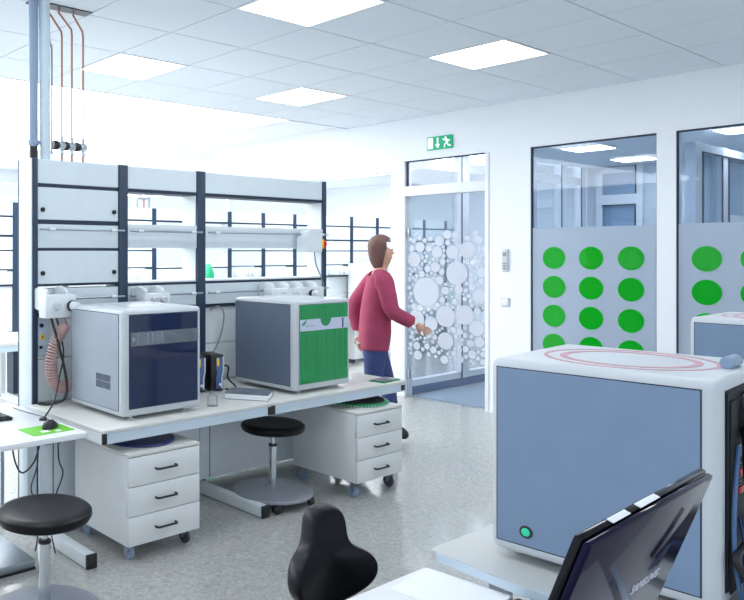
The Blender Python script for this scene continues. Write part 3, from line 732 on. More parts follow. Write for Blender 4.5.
# fittings on the rack ceiling side: conduits, copper pipes with valves
t = thing('conduit_pipe', 'slate grey vertical pipe from ceiling to the left rack post', 'pipe', (2.099,4.08,2.16))
bm = BM(); tube(bm, [(0,0,0.085),(-0.105,-0.20,0.918)], 0.027, 24, False); link('tube', bm, 'conduit', t)
bm = BM(); cyl(bm, (0,0,0.085), 0.036, 0.035, 'Z', 24, 0.006); link('collar', bm, 'conduit', t)
bm = BM(); cyl(bm, (0,0,0.002), 0.025, 0.0835, 'Z', 24); link('sleeve', bm, 'black', t)
t = thing('conduit_pipe', 'thicker pale blue vertical duct right of the slate grey pipe', 'pipe', (2.178,4.08,2.156))
bm = BM(); tube(bm, [(0,0,0.003),(-0.115,-0.20,0.922)], 0.033, 24, False); link('tube', bm, 'conduitlight', t)
bm = BM(); tube(bm, [(0.05,0.01,0.05),(0.05,0.01,0.66),(0.02,-0.03,0.70),(-0.03,-0.10,0.74)], 0.006, 8); link('thin_line', bm, 'greyplastic', t)
for (x, zb_, bx, lab) in ((2.288,2.96,-0.155,'copper pipe nearest the pale duct, with a black valve knob'),
                      (2.359,2.985,-0.15,'middle copper pipe of the three, with a black valve knob'),
                      (2.440,2.985,-0.13,'rightmost copper pipe of the three, with a black valve knob')):
    t = thing('copper_pipe', lab, 'pipe', (x,4.07,2.158), 0, 'copper gas pipes above the rack')
    z = zb_-2.158
    bm = BM(); tube(bm, [(0,0,0.002),(0,0,z-0.03),(-0.01,-0.01,z),(bx,-0.10,0.885),(bx,-0.11,0.906)], 0.0065, 8, False); link('tube', bm, 'copper', t)
    bm = BM(); cyl(bm, (0,0,0.045), 0.013, 0.11, 'Z', 16, 0.003); cyl(bm, (-0.024,0,0.10), 0.025, 0.046, 'X', 18, 0.006); cyl(bm, (0,-0.03,0.10), 0.018, 0.05, 'Y', 16, 0.004); v = link('valve_body', bm, 'chrome', t)
    bm = BM(); cyl(bm, (-0.062,0,0.10), 0.029, 0.036, 'X', 24, 0.006); link('valve_knob', bm, 'black', v)
bm = BM(); box(bm, 2.00, 2.41, 3.905, 3.99, ZC-0.009, ZC-0.0025); struct('trim_6', bm, 'black')

# coiled hose and cables left of the navy instrument
t = thing('coiled_hose', 'pinkish coiled hose hanging beside the navy fronted instrument', 'hose', (2.20,3.88,0.75))
cp = smooth_pts([(0.00,0.0,0.415),(-0.03,0.0,0.37),(-0.075,0,0.28),(-0.09,0,0.18),(-0.07,0,0.09),(-0.02,0,0.05),(0.03,0,0.06)], 70)
pts = []; N = len(cp)
for i, p in enumerate(cp):
    dd = (cp[min(i+1,N-1)]-cp[max(i-1,0)]).normalized(); s = dd.cross(Vector((0,1,0))).normalized(); u = s.cross(dd)
    a = i*2*PI/11.0; pts.append(p + 0.032*(math.cos(a)*s+math.sin(a)*u))
bm = BM(); tube(bm, pts, 0.006, 6, False); link('coil', bm, 'hose', t)
bm = BM(); tube(bm, [tuple(pts[0]),(0.0,0.0,0.45),(-0.01,0.01,0.462)], 0.006, 6); link('hose_tail', bm, 'hose', t)
def cable(label, pts, r, m='black', group='loose cables'):
    o = Vector(pts[-1]); bm = BM(); tube(bm, [tuple(Vector(p)-o) for p in pts], r)
    ob = link('cable', bm, m); ob.location = o; return tag(ob, label, 'cable', group)
cable('thick black cable dropping from the left service module beside the coiled hose', [(2.12,3.90,1.212),(2.14,3.84,1.05),(2.165,3.82,0.92),(2.17,3.80,0.80),(2.145,3.80,0.745),(2.10,3.88,0.712),(2.06,3.94,0.709)], 0.008)
cable('thin black cable running down from the module to a plug on the white desk', [(2.155,3.90,1.212),(2.17,3.84,1.02),(2.12,3.80,0.88),(2.04,3.72,0.76),(1.92,3.60,0.712),(1.90,3.58,0.707)], 0.005)
cable('pale grey cable looping against the splash panel behind the coiled hose', [(2.18,3.96,1.21),(2.23,3.95,1.12),(2.19,3.95,1.02),(2.24,3.96,0.92),(2.25,3.95,0.80),(2.215,3.93,0.704)], 0.004, 'greyplastic')
cable('grey cable hanging on the wall left of the green fronted instrument', [(3.42,3.99,1.19),(3.47,3.95,1.22),(3.52,3.95,1.16),(3.50,3.96,1.02),(3.46,3.97,0.93),(3.43,3.97,0.90)], 0.005, 'greyplastic')
cable('black cable looping on the bench right of the two drive cases', [(3.275,3.74,0.80),(3.32,3.76,0.84),(3.38,3.75,0.83),(3.33,3.70,0.77),(3.36,3.66,0.715),(3.31,3.62,0.706),(3.27,3.66,0.706)], 0.006)
t = thing('cable_plug', 'small black plug lying on the white desk by the rack post', 'plug', (1.895,3.575,0.7005))
bm = BM(); lathe(bm, [(0,0),(0.022,0),(0.020,0.010),(0.008,0.014),(0,0.014)], 20); link('plug_body', bm, 'black', t)

# things on the bench
def drive(label, loc):
    t = thing('drive_case', label, 'computer drive', loc, -0.25, 'black upright drive cases')
    bm = BM(); box(bm, -0.045, 0.045, -0.09, 0.09, 0.004, 0.235, 0.003); link('case', bm, 'black', t)
    bm = BM(); prism(bm, [(-0.012,0.02),(0.040,0.02),(0.040,0.10),(0.036,0.16),(0.040,0.222),(-0.012,0.222),(-0.012,0.16),(-0.002,0.12),(-0.012,0.09)], -0.096, -0.090, 'XZ'); f = link('fascia', bm, 'bluefascia', t)
    bm = BM(); prism(bm, [(0.026,0.02),(0.034,0.02),(0.034,0.09),(0.044,0.13),(0.044,0.222),(0.036,0.222),(0.036,0.13),(0.026,0.09)], -0.099, -0.096, 'XZ'); link('silver_strip', bm, 'logo', f)
    bm = BM(); box(bm, -0.006, 0.010, -0.0985, -0.0955, 0.165, 0.215); link('yellow_label', bm, 'yellow', f)
    bm = BM(); cyl(bm, (0.018,-0.098,0.045), 0.010, 0.004, 'Y', 16); link('button', bm, 'logo', f)
    bm = BM(); box(bm, -0.04,0.04,-0.08,-0.05,0,0.004); box(bm,-0.04,0.04,0.05,0.08,0,0.004); link('foot_pad', bm, 'rubber', t)
    return t
drive('black drive case with yellow label, next to the navy instrument', (3.085,3.765,0.7002))
drive('black drive case with yellow label, farther right towards the green instrument', (3.215,3.735,0.7002))
def bottle(label, loc, h, r):
    t = thing('glass_bottle', label, 'bottle', loc, 0, 'small glass bottles on the bench')
    bm = BM(); lathe(bm, [(0,0),(r,0),(r,h*0.62),(r*0.9,h*0.70),(r*0.45,h*0.76),(r*0.45,h*0.86)], 28); link('body', bm, 'clearglass', t, True)
    bm = BM(); lathe(bm, [(0,h*0.84),(r*0.55,h*0.84),(r*0.55,h),(0,h)], 20); link('stopper', bm, 'steel', t)
    return t
bottle('clear glass bottle with metal stopper at the bench edge', (2.872,3.325,0.7002), 0.085, 0.032)
t = thing('glass_beaker', 'low clear glass beaker between the bottle and the navy instrument', 'beaker', (2.80,3.40,0.7002))
bm = BM(); lathe(bm, [(0,0),(0.027,0),(0.028,0.05),(0.025,0.05),(0.024,0.004),(0,0.004)], 24); link('cup', bm, 'clearglass', t, True)
t = thing('book', 'thick grey covered book lying at the bench front edge', 'book', (3.225,3.385,0.7002), 0.62)
bm = BM(); box(bm, -0.095,0.093,-0.13,0.13,0.003,0.034); link('pages', bm, 'paper', t)
bm = BM(); box(bm, -0.098,0.098,-0.134,0.134,0,0.003); box(bm, -0.098,0.098,-0.134,0.134,0.0343,0.038); box(bm, 0.0935,0.098,-0.134,0.134,0.003,0.0343); link('cover', bm, 'bookcover', t)
t = thing('sample_tray', 'flat grey tray with green edge at the right bench end', 'tray', (4.43,3.27,0.7002), 0.12)
bm = BM(); box(bm, -0.13,0.085,-0.06,0.06,0,0.008,0.002); link('tray_base', bm, 'greentrim', t)
bm = BM(); box(bm, -0.12,0.075,-0.05,0.05,0.0082,0.012,0.001); link('tray_insert', bm, 'bookcover', t)
t = thing('adhesive_tape_roll', 'small white tape roll beside the green fronted instrument', 'tape roll', (4.22,3.45,0.7002))
bm = BM(); lathe(bm, [(0.022,0),(0.042,0),(0.042,0.014),(0.022,0.014),(0.022,0)], 28); link('roll', bm, 'paper', t)

# ------------------------------------------------------------------ left desk
t = thing('office_desk', 'white desk at the left picture edge carrying mouse and keyboard', 'desk', (1.15,3.65,0))
bm = BM(); box(bm, -0.95, 0.80, -0.44, 0.46, 0.672, 0.70, 0.002); link('desktop', bm, 'desk_white', t)
bm = BM(); box(bm, 0.0, 0.605, -0.254, 0.30, 0.012, 0.05, 0.002); link('base_plate', bm, 'steel', t)
bm = BM(); box(bm, -0.002, 0.607, -0.257, 0.302, 0.0, 0.0118); link('base_edge', bm, 'black', t)
bm = BM(); box(bm, 0.27,0.36,0.10,0.20,0.0502,0.6715); link('column', bm, 'conduit', t)
for xx in (0.60, 0.675, 0.73):
    bm = BM(); cyl(bm, (xx,0.40,0), 0.012, 0.6715, 'Z', 14); link('leg', bm, 'steel', t)
bm = BM(); box(bm, 0.60,0.70,-0.36,-0.26,0.645,0.6715,0.004); link('cable_holder', bm, 'black', t)
bm = BM(); box(bm, 0.70,0.79,-0.25,-0.20,0.66,0.6715); link('cable_clip', bm, 'black', t)
bm = BM(); box(bm, -0.115,0.115,-0.085,0.085,0,0.003); o = link('mouse_mat', bm, 'green'); o.location = (1.805,3.372,0.7003); o.rotation_euler = (0,0,0.03)
tag(o, 'bright green mouse mat on the white left desk', 'mouse mat')
bm = BM(); box(bm, -0.05,-0.005,-0.055,-0.02,0.0031,0.0036); link('printed_patch', bm, 'paper', o)
bm = BM(); box(bm, 0.02,0.05,-0.075,-0.045,0.0031,0.0036); link('printed_patch', bm, 'paper', o)
t = thing('computer_mouse', 'black computer mouse resting on the green mat', 'mouse', (1.84,3.395,0.7034), -0.9)
bm = BM(); bmesh.ops.create_uvsphere(bm, u_segments=24, v_segments=14, radius=1)
for v in bm.verts: v.co = Vector((v.co.x*0.037, v.co.y*0.062, max(v.co.z,0)*0.040*(1-0.25*v.co.y)))
link('mouse_shell', bm, 'black', t, True)
bm = BM(); cyl(bm, (-0.003,0.031,0.031), 0.006, 0.006, 'X', 14); link('scroll_wheel', bm, 'greyplastic', t)
cable('grey mouse cord running from the mouse to the rack post', [(1.87,3.435,0.712),(1.90,3.50,0.704),(1.93,3.62,0.704),(1.91,3.80,0.704),(1.90,3.95,0.704)], 0.0035, 'greyplastic')
cable('black cable sagging below the white left desk', [(1.82,3.80,0.665),(1.80,3.74,0.50),(1.83,3.70,0.40),(1.87,3.62,0.48),(1.86,3.52,0.655)], 0.005)
cable('wavy blue black cable hanging under the left desk near the bench leg', [(1.80,3.45,0.64),(1.80,3.46,0.50),(1.77,3.47,0.38),(1.81,3.46,0.28),(1.80,3.46,0.12),(1.80,3.48,0.054)], 0.004, 'post')
cable('black cable hanging under the desk corner next to the drawer unit', [(1.90,3.42,0.655),(1.91,3.43,0.52),(1.94,3.44,0.44),(1.90,3.44,0.34),(1.86,3.44,0.22),(1.90,3.46,0.05),(1.93,3.50,0.006)], 0.004)
def keyboard(label, loc, rz, w=0.44, dpt=0.15):
    t = thing('keyboard', label, 'keyboard', loc, rz)
    bm = BM(); box(bm, -w/2, w/2, -dpt/2, dpt/2, 0, 0.016, 0.004); link('body', bm, 'black', t)
    bm = BM()
    for r in range(6):
        for c in range(21):
            x = -w/2+0.012+c*(w-0.024)/21; y = -dpt/2+0.012+r*(dpt-0.024)/6
            box(bm, x+0.001, x+(w-0.024)/21-0.001, y+0.001, y+(dpt-0.024)/6-0.001, 0.0161, 0.022, 0.001, 1)
    o = link('keys', bm, 'blackgloss', t); return t
keyboard('black keyboard at the left picture edge on the white desk', (1.545,3.74,0.7003), 0.05)
# left monitor: edge only in view
t = thing('computer_monitor', 'thin monitor at the left picture edge with teal lit screen', 'monitor', (1.575,3.98,0.7003), 0.10)
bm = BM(); n0 = 0; box(bm, -0.27,0.27,-0.018,0.018,0.06,0.42,0.004); bm.transform(Matrix.Rotation(-0.12,4,'X')); b_ = link('bezel', bm, 'blackgloss', t)
bm = BM(); box(bm, -0.255,0.255,-0.0198,-0.018,0.075,0.405); bm.transform(Matrix.Rotation(-0.12,4,'X')); link('screen', bm, 'screen', t)
bm = BM(); box(bm, -0.03,0.03,0.022,0.05,0.012,0.2,0.004); link('neck', bm, 'blackgloss', t)
bm = BM(); lathe(bm, [(0,0),(0.11,0),(0.11,0.008),(0.03,0.0119),(0,0.0119)], 36); link('stand_base', bm, 'blackgloss', t)

# ------------------------------------------------------------------ foreground desk group (right)
t = thing('instrument_table', 'grey table with wavy front edge under the large foreground instrument', 'table', (2.6,0.80,0))
outl = [(2.013,1.305),(2.010,1.24),(2.004,1.16),(1.999,1.10),(1.998,1.04),(2.006,0.97),(2.012,0.88),(2.012,0.78),(2.010,0.66),(2.01,0.30),(3.30,0.30),(3.30,1.338),(2.040,1.338),(2.022,1.328)]
sm = smooth_pts([(x,y,0) for x,y in outl[:10]], 5)
poly = [(p.x-2.6,p.y-0.80) for p in sm] + [(x-2.6,y-0.80) for x,y in outl[10:]]
bm = BM(); prism(bm, poly, 0.672, 0.70, 'XY', bev=0.003); link('tabletop', bm, 'table_grey', t)
bm = BM(); prism(bm, [(a+0.0,b) for a,b in poly[:len(sm)]] + [(poly[k][0]+0.006,poly[k][1]) for k in range(len(sm)-1,-1,-1)], 0.674, 0.698, 'XY')
bm.transform(Matrix.Translation((-0.0035,0,0))); link('edge_band', bm, 'apron', t)
for sx in (-0.42,0.62):
    for sy in (-0.42,0.40):
        bm = BM(); box(bm, sx-0.025,sx+0.025,sy-0.025,sy+0.025,0.0,0.6715,0.003); link('leg', bm, 'steel', t)
bm = BM(); cyl(bm, (-0.545,0.40,0.657), 0.008, 0.0145, 'Z', 14); link('support_stud', bm, 'black', t)
t = thing('instrument_table', 'table behind, carrying the second rear instrument by the dotted window', 'table', (4.4,0.80,0))
bm = BM(); box(bm, -0.6,0.9,-0.5,0.55,0.672,0.70,0.003); link('tabletop', bm, 'lab_white', t)
for sx in (-0.52,0.82):
    for sy in (-0.42,0.45):
        bm = BM(); box(bm, sx-0.025,sx+0.025,sy-0.025,sy+0.025,0.0,0.6715,0.003); link('leg', bm, 'steel', t)
t = thing('office_desk', 'white desk in the right foreground carrying paper and the glossy monitor', 'desk', (1.2,0.75,0))
bm = BM(); box(bm, -1.0,0.785,-0.60,0.58,0.629,0.656,0.003); link('desktop', bm, 'desk_white', t)
for sx in (-0.93,0.72):
    for sy in (-0.53,0.50):
        bm = BM(); box(bm, sx-0.025,sx+0.025,sy-0.025,sy+0.025,0.0,0.6285,0.003); link('leg', bm, 'steel', t)
bm = BM(); box(bm, -0.105,0.105,-0.148,0.10,0,0.0015); o = link('paper_sheet', bm, 'paper'); o.location = (1.89,1.21,0.6563); o.rotation_euler = (0,0,0.10)
tag(o, 'blank white sheet of paper on the foreground desk', 'paper')
keyboard('black keyboard on the foreground desk beside the glossy monitor', (1.755,0.965,0.6563), 0.0, 0.45, 0.16)
# monitor seen from behind
t = thing('computer_monitor', 'glossy dark monitor seen from behind in the right foreground', 'monitor', (1.335,0.60,0.6563), math.radians(2.2))
TL = math.radians(19.0)
base = Vector((0,0,0))
# panel: top edge at world y .503 z 1.203; local y = -0.097, z = .547
H_ = 0.335
rotm = Matrix.Translation((0,-0.112,0.551)) @ Matrix.Rotation(TL,4,'X')
def panel_pt(bm): bm.transform(rotm); return bm
bm = BM(); box(bm, -0.262,0.262,0.0,0.012,-H_,0,0.003,2); link('front_bezel', panel_pt(bm), 'blackgloss', t)
bm = BM(); box(bm, -0.249,0.249,0.0122,0.0135,-H_+0.03,-0.014); link('screen', panel_pt(bm), 'navyglass', t)
M['monback'] = mat('aubergine_gloss', rgb(22, 16, 46), 0.06, var=0.1, spec=0.10)
bm = BM()
box(bm, -0.261,0.261,-0.012,-0.0005,-H_+0.002,-0.002,0.004,3)
link('back_shell', panel_pt(bm), 'monback', t)
bm = text_mesh('SAMSUNG', 0.027); bm.transform(Matrix.Translation((0.105,-0.0126,-0.178)) @ Matrix.Rotation(PI/2,4,'X')); link('logo', panel_pt(bm), 'logo', t)
bm = BM(); box(bm, -0.16,-0.095,-0.001,0.009,0.0002,0.0014); link('top_white_strip', panel_pt(bm), 'paper', t)  # flat white rectangles along the panel's top edge
bm = BM(); box(bm, -0.055,0.025,-0.001,0.009,0.0002,0.0014); link('top_white_strip', panel_pt(bm), 'paper', t)
bm = BM(); prism(bm, [(0.03,0.012),(0.07,0.012),(0.02,0.30),(-0.02,0.30)], -0.03, 0.03, 'YZ'); link('neck', bm, 'blackgloss', t)
bm = BM(); lathe(bm, [(0,0),(0.12,0),(0.12,0.006),(0.04,0.0118),(0,0.0118)], 40); bm.transform(Matrix.Translation((0,0.03,0))); link('stand_base', bm, 'blackgloss', t)
cable('black lead looping from the glossy monitor down to the foreground desk', [(1.30,0.52,0.90),(1.26,0.44,0.84),(1.28,0.42,0.74),(1.20,0.40,0.664),(1.02,0.36,0.662)], 0.005)
# cables behind the large instrument
cable('blue cable hanging down the rear of the large foreground instrument', [(2.268,0.640,1.12),(2.238,0.636,1.06),(2.212,0.633,0.95),(2.222,0.633,0.84),(2.245,0.622,0.708)], 0.005, 'skirt')
cable('violet cable hanging lowest behind the large foreground instrument', [(2.272,0.638,0.94),(2.25,0.622,0.88),(2.228,0.615,0.80),(2.215,0.608,0.708)], 0.005, 'bluedisc')
cable('thick black cable curling around the rear corner of the large instrument', [(2.36,0.635,0.93),(2.29,0.620,0.90),(2.235,0.622,0.88),(2.205,0.626,0.865),(2.21,0.618,0.83),(2.26,0.608,0.78),(2.32,0.60,0.711)], 0.009)
cable('black mains cable bundled with plugs behind the large instrument', [(2.30,0.630,1.16),(2.272,0.622,1.07),(2.285,0.618,0.98),(2.262,0.610,0.86),(2.30,0.600,0.714)], 0.012)
t = thing('power_plug_strip', 'black multi plug hanging on cables behind the large instrument', 'plug', (2.30,0.570,0.7003))
bm = BM(); box(bm, -0.02,0.16,-0.04,0.0,0,0.13,0.006); link('strip_body', bm, 'black', t)
bm = BM(); box(bm, 0.0,0.03,-0.05,-0.0405,0.05,0.08,0.003); box(bm, 0.06,0.09,-0.05,-0.0405,0.05,0.08,0.003); link('plug_head', bm, 'panelw', t)

# saddle chair: cross shaped backrest turned towards the desk
t = thing('saddle_chair', 'black work chair with lobed backrest in the foreground centre', 'chair', (1.80,1.565,0), math.radians(-10))
def pad(outline, z0, thick, curve):
    bm = BM()
    n = len(outline)
    layers = [(-1.0,0.86),(-0.9,0.95),(-0.5,1.0),(0.5,1.0),(0.9,0.95),(1.0,0.86)]
    cxm = 0.0; czm = sum(p[1] for p in outline)/n
    rings = []
    for tt, sc in layers:
        rings.append([bm.verts.new((x*sc, -curve*(x*sc)**2 + tt*thick/2, z0 + czm + (z-czm)*sc)) for x,z in outline])
    for a,b in zip(rings,rings[1:]):
        for i in range(n): bm.faces.new((a[i],a[(i+1)%n],b[(i+1)%n],b[i]))
    for ring in (rings[0],rings[-1]):
        inner = [bm.verts.new((v.co.x*0.5, v.co.y*0.5 + (ring[0].co.y*0 + (1 if ring is rings[-1] else -1)*thick*0.27), z0+czm+(v.co.z-z0-czm)*0.5)) for v in ring]
        for i in range(n): bm.faces.new((ring[i],ring[(i+1)%n],inner[(i+1)%n],inner[i]))
        bm.faces.new(inner)
    return bm
half = [(0.0,0.31),(0.045,0.305),(0.072,0.285),(0.082,0.25),(0.086,0.21),(0.096,0.175),(0.125,0.152),(0.165,0.140),(0.195,0.11),(0.20,0.065),(0.18,0.02),(0.13,-0.02),(0.06,-0.05),(0.0,-0.055)]
outline = half + [(-x,z) for x,z in half[-2:0:-1]]
bm = pad([(x*0.80, z*0.86) for x,z in outline], 0.552, 0.07, 2.4)
o = link('backrest', bm, 'vinyl', t, True); md = o.modifiers.new('sub','SUBSURF'); md.levels = 2; md.render_levels = 2
bm = BM(); tube(bm, [(0,0.05,0.60),(0,0.09,0.52),(0,0.08,0.42),(0,-0.05,0.37),(0,-0.12,0.37)], 0.014, 10); link('back_stem', bm, 'black', t)
bm = BM(); lathe(bm, [(0,0.375),(0.16,0.375),(0.19,0.39),(0.195,0.41),(0.17,0.43),(0.08,0.425),(0,0.42)], 44); bm.transform(Matrix.Translation((0,-0.22,0))); link('seat', bm, 'vinyl', t, True)
bm = BM(); cyl(bm, (0,-0.22,0.08), 0.025, 0.294, 'Z', 24); link('column', bm, 'chrome', t)
bm = BM()
for k in range(5):
    n0 = len(bm.verts); box(bm, 0.0,0.27,-0.02,0.02,0.055,0.085,0.006); xform(bm, n0, Matrix.Translation((0,-0.22,0)) @ Matrix.Rotation(2*PI*k/5+0.3,4,'Z'))
link('base_star', bm, 'greyplastic', t)
for k in range(5):
    a = 2*PI*k/5+0.3
    bm = BM(); lathe(bm, [(0,-0.018),(0.022,-0.018),(0.027,-0.012),(0.027,0.012),(0.022,0.018),(0,0.018)], 20, (0,0,0.027), 'X'); bm.transform(Matrix.Translation((0.25*math.cos(a),-0.22+0.25*math.sin(a),0)) @ Matrix.Rotation(a,4,'Z')); link('castor', bm, 'black', t)

# ------------------------------------------------------------------ second rack row behind
rk2 = thing('laboratory_rack', 'distant second service rack row seen past and through the front rack', 'rack', (0,0,0))
Y2 = 7.74
bays = []; x = 3.10; k = 0
openset = {4, 5, 8}
while x < 12.6:
    bays.append((x+0.03, x+0.62, 'open' if k in openset else 'closed')); x += 0.65; k += 1
rack_parts(rk2, bays, Y2, detail=False)
for i in range(len(bays)+1):
    xx = 3.10+0.65*i
    bm = BM(); box(bm, xx-0.0295, xx+0.0295, Y2-0.012, Y2+0.155, 0.0, 2.160); link('post', bm, 'post', rk2)
for i in (0,1,3,6,9,11):
    xx = 3.20+0.65*i
    bm = BM(); box(bm, xx, xx+0.32, Y2-0.14, Y2-0.005, 1.25, 1.34, 0.006); m = link('service_module', bm, 'panelw', rk2)
    bm = BM(); cyl(bm, (xx+0.20,Y2-0.18,1.295), 0.03, 0.04, 'Y', 18, 0.006); cyl(bm, (xx+0.10,Y2-0.16,1.295), 0.024, 0.02, 'Y', 18); link('valve_knob', bm, 'shell', m)
t = thing('laboratory_bench', 'distant white bench along the second rack row', 'workbench', (7.8,7.30,0))
bm = BM(); box(bm, -4.7,4.8,-0.42,0.42,0.66,0.70,0.004); link('worktop', bm, 'lab_white', t)
bm = BM(); box(bm, -4.7,4.8,-0.41,-0.38,0.60,0.6595); link('front_rail', bm, 'apron', t)
for xx in (-4.3,-3.4,-1.0,1.4,3.8):
    bm = BM(); box(bm, xx,xx+0.06,-0.36,0.36,0.0,0.06); box(bm, xx,xx+0.06,0.28,0.36,0.0605,0.6595); link('leg', bm, 'panelw', t)
    bm = BM(); box(bm, xx-0.001,xx+0.061,-0.416,-0.4105,0.605,0.655); link('rail_end_cap', bm, 'black', t)
for (x,lab) in ((8.9,'white drawer unit under the distant bench, seen through the glass door'),(6.5,'white drawer unit under the distant bench behind the front rack')):
    t = thing('drawer_pedestal', lab, 'drawer unit', (x,7.18,0))
    bm = BM(); box(bm, -0.23,0.23,-0.23,0.25,0.06,0.57); link('carcass', bm, 'cab', t)
    for k in range(3):
        bm = BM(); box(bm, -0.228,0.228,-0.25,-0.2305,0.065+k*0.168,0.228+k*0.168); dd = link('drawer', bm, 'cab', t)
        bm = BM(); box(bm, -0.06,0.06,-0.27,-0.2505,0.14+k*0.168,0.15+k*0.168); link('handle', bm, 'black', dd)
    bm = BM(); [cyl(bm, (a-0.01,b,0.03), 0.03, 0.02, 'X', 16) for a in (-0.18,0.18) for b in (-0.18,0.2)]; link('castors', bm, 'rubber', t)
t = thing('lab_cabinet', 'tall pale cabinet on the distant bench behind the walking person', 'cabinet', (9.75,7.42,0.7003))
bm = BM(); box(bm, -0.33,0.33,-0.26,0.24,0,0.72,0.006); link('body', bm, 'cab', t)
bm = BM(); box(bm, -0.31,0.31,-0.275,-0.2605,0.02,0.70,0.003); dd = link('door', bm, 'cab', t)
bm = BM(); box(bm, 0.20,0.27,-0.285,-0.2755,0.25,0.38); link('handle', bm, 'greyplastic', dd)
t = thing('reagent_bottle', 'green plastic bottle on the distant bench seen through the wide rack bay', 'bottle', (6.17,7.22,0.7003))
bm = BM(); lathe(bm, [(0,0),(0.075,0),(0.075,0.62),(0.055,0.70),(0.03,0.74),(0,0.76)], 28); link('body', bm, 'bottlegreen', t, True)
# swan-neck extraction arm seen through the upper rack opening
t = thing('extraction_arm', 'jointed grey pipe arm seen through the upper opening of the second rack bay', 'extraction arm', (5.49,7.83,2.158))
bm = BM(); lathe(bm, [(0,0.0),(0.05,0.0),(0.05,0.012),(0.025,0.02),(0,0.02)], 24); link('arm_foot', bm, 'steel', t)
bm = BM(); tube(bm, [(0,0,0.02),(0,0,0.08),(0.0,0,0.115),(0.03,0,0.135),(0.14,0,0.135),(0.19,0,0.16)], 0.020, 12); link('arm_tube', bm, 'greyplastic', t)
bm = BM(); tube(bm, [(0.11,0,0.13),(0.11,0,0.003)], 0.014, 10, False); link('arm_branch', bm, 'copper', t)
bm = BM(); tube(bm, [(0.19,0,0.16),(0.19,0,0.003)], 0.02, 10, False); link('arm_branch', bm, 'steel', t)

# ------------------------------------------------------------------ person
def skin_mesh(joints, edges, lev=2, sm=0, vox=0):
    me = bpy.data.meshes.new('tmp'); me.from_pydata([j[0] for j in joints], edges, [])
    o = bpy.data.objects.new('tmp', me); C.objects.link(o)
    s = o.modifiers.new('skin', 'SKIN'); s.use_smooth_shade = True
    for v, j in zip(me.skin_vertices[0].data, joints):
        r = j[1]; v.radius = (r, r) if not isinstance(r, tuple) else r
    me.skin_vertices[0].data[0].use_root = True
    sub = o.modifiers.new('sub', 'SUBSURF'); sub.levels = lev; sub.render_levels = lev
    dg = bpy.context.evaluated_depsgraph_get(); dg.update()
    m2 = bpy.data.meshes.new_from_object(o.evaluated_get(dg))
    bpy.data.objects.remove(o); bpy.data.meshes.remove(me)
    bm = BM(); bm.from_mesh(m2)
    if vox:
        ne = [e for e in bm.edges if len(e.link_faces) > 2]
        bmesh.ops.holes_fill(bm, edges=[e for e in bm.edges if len(e.link_faces) == 1], sides=0)
        bmesh.ops.recalc_face_normals(bm, faces=bm.faces[:])
        bm.to_mesh(m2); bm.free()
        o = bpy.data.objects.new('tmp', m2); C.objects.link(o)
        rm = o.modifiers.new('rm', 'REMESH'); rm.mode = 'VOXEL'; rm.voxel_size = vox
        dg = bpy.context.evaluated_depsgraph_get(); dg.update()
        m3 = bpy.data.meshes.new_from_object(o.evaluated_get(dg)); bpy.data.objects.remove(o)
        bpy.data.meshes.remove(m2); m2 = m3
        bm = BM(); bm.from_mesh(m2)
    bpy.data.meshes.remove(m2)
    for _ in range(sm): bmesh.ops.smooth_vert(bm, verts=bm.verts[:], factor=0.5, use_axis_x=True, use_axis_y=True, use_axis_z=True)
    bm.normal_update(); return bm
p = thing('person', 'person in a dark red top and blue jeans walking past the bench end', 'person', (5.16,3.93,0), math.radians(-38))
# facing local +X, mid stride
body = [
 ((0,0,0.93),(0.145,0.115)), ((0.01,0,1.06),(0.13,0.105)), ((0.03,0,1.20),(0.145,0.11)), ((0.035,0,1.33),(0.13,0.095)), ((0.05,0,1.43),(0.07,0.07)), ((0.065,0,1.49),(0.052,0.052)), ((0.085,0,1.55),(0.092,0.076)), ((0.080,0,1.655),(0.098,0.086)),
 ((0.02,0.09,0.84),0.092),((0.14,0.10,0.48),0.060),((0.20,0.10,0.11),0.038),((0.31,0.10,0.045),0.034),
 ((-0.01,-0.09,0.84),0.092),((-0.03,-0.10,0.48),0.060),((-0.30,-0.10,0.17),0.040),((-0.22,-0.10,0.045),0.034),
 ((0.04,0.17,1.37),0.058),((-0.12,0.23,1.14),0.043),((-0.06,0.24,0.90),0.032),
 ((0.04,-0.17,1.37),0.058),((0.08,-0.23,1.12),0.043),((0.28,-0.20,1.02),0.032), ((0.04,0.085,1.375),0.062), ((0.04,-0.085,1.375),0.062)]
edges = [(0,1),(1,2),(2,3),(3,4),(4,5),(5,6),(6,7),(0,8),(8,9),(9,10),(10,11),(0,12),(12,13),(13,14),(14,15),(3,22),(22,16),(16,17),(17,18),(3,23),(23,19),(19,20),(20,21)]
bm = skin_mesh(body, edges, 2, 6, 0.013)
def segd(q, a, b):
    a, b = Vector(a), Vector(b); t = max(0, min(1, (q-a).dot(b-a)/(b-a).length_squared)); return (q-(a+t*(b-a))).length
J = [Vector(j[0]) for j in body]
REG = {'arm': [(16,17),(17,18),(19,20),(20,21)], 'leg': [(8,9),(9,10),(12,13),(13,14)], 'foot': [(10,11),(14,15)], 'trunk': [(0,1),(1,2),(2,3),(3,16),(3,19),(0,8),(0,12)], 'head': [(4,5),(5,6),(6,7)]}
def region(q):
    return min(((segd(q, J[a], J[b]), k) for k, l in REG.items() for a, b in l))[1]
regs = {}
for f in bm.faces: regs[f.index] = (region(f.calc_center_median()), f.calc_center_median())
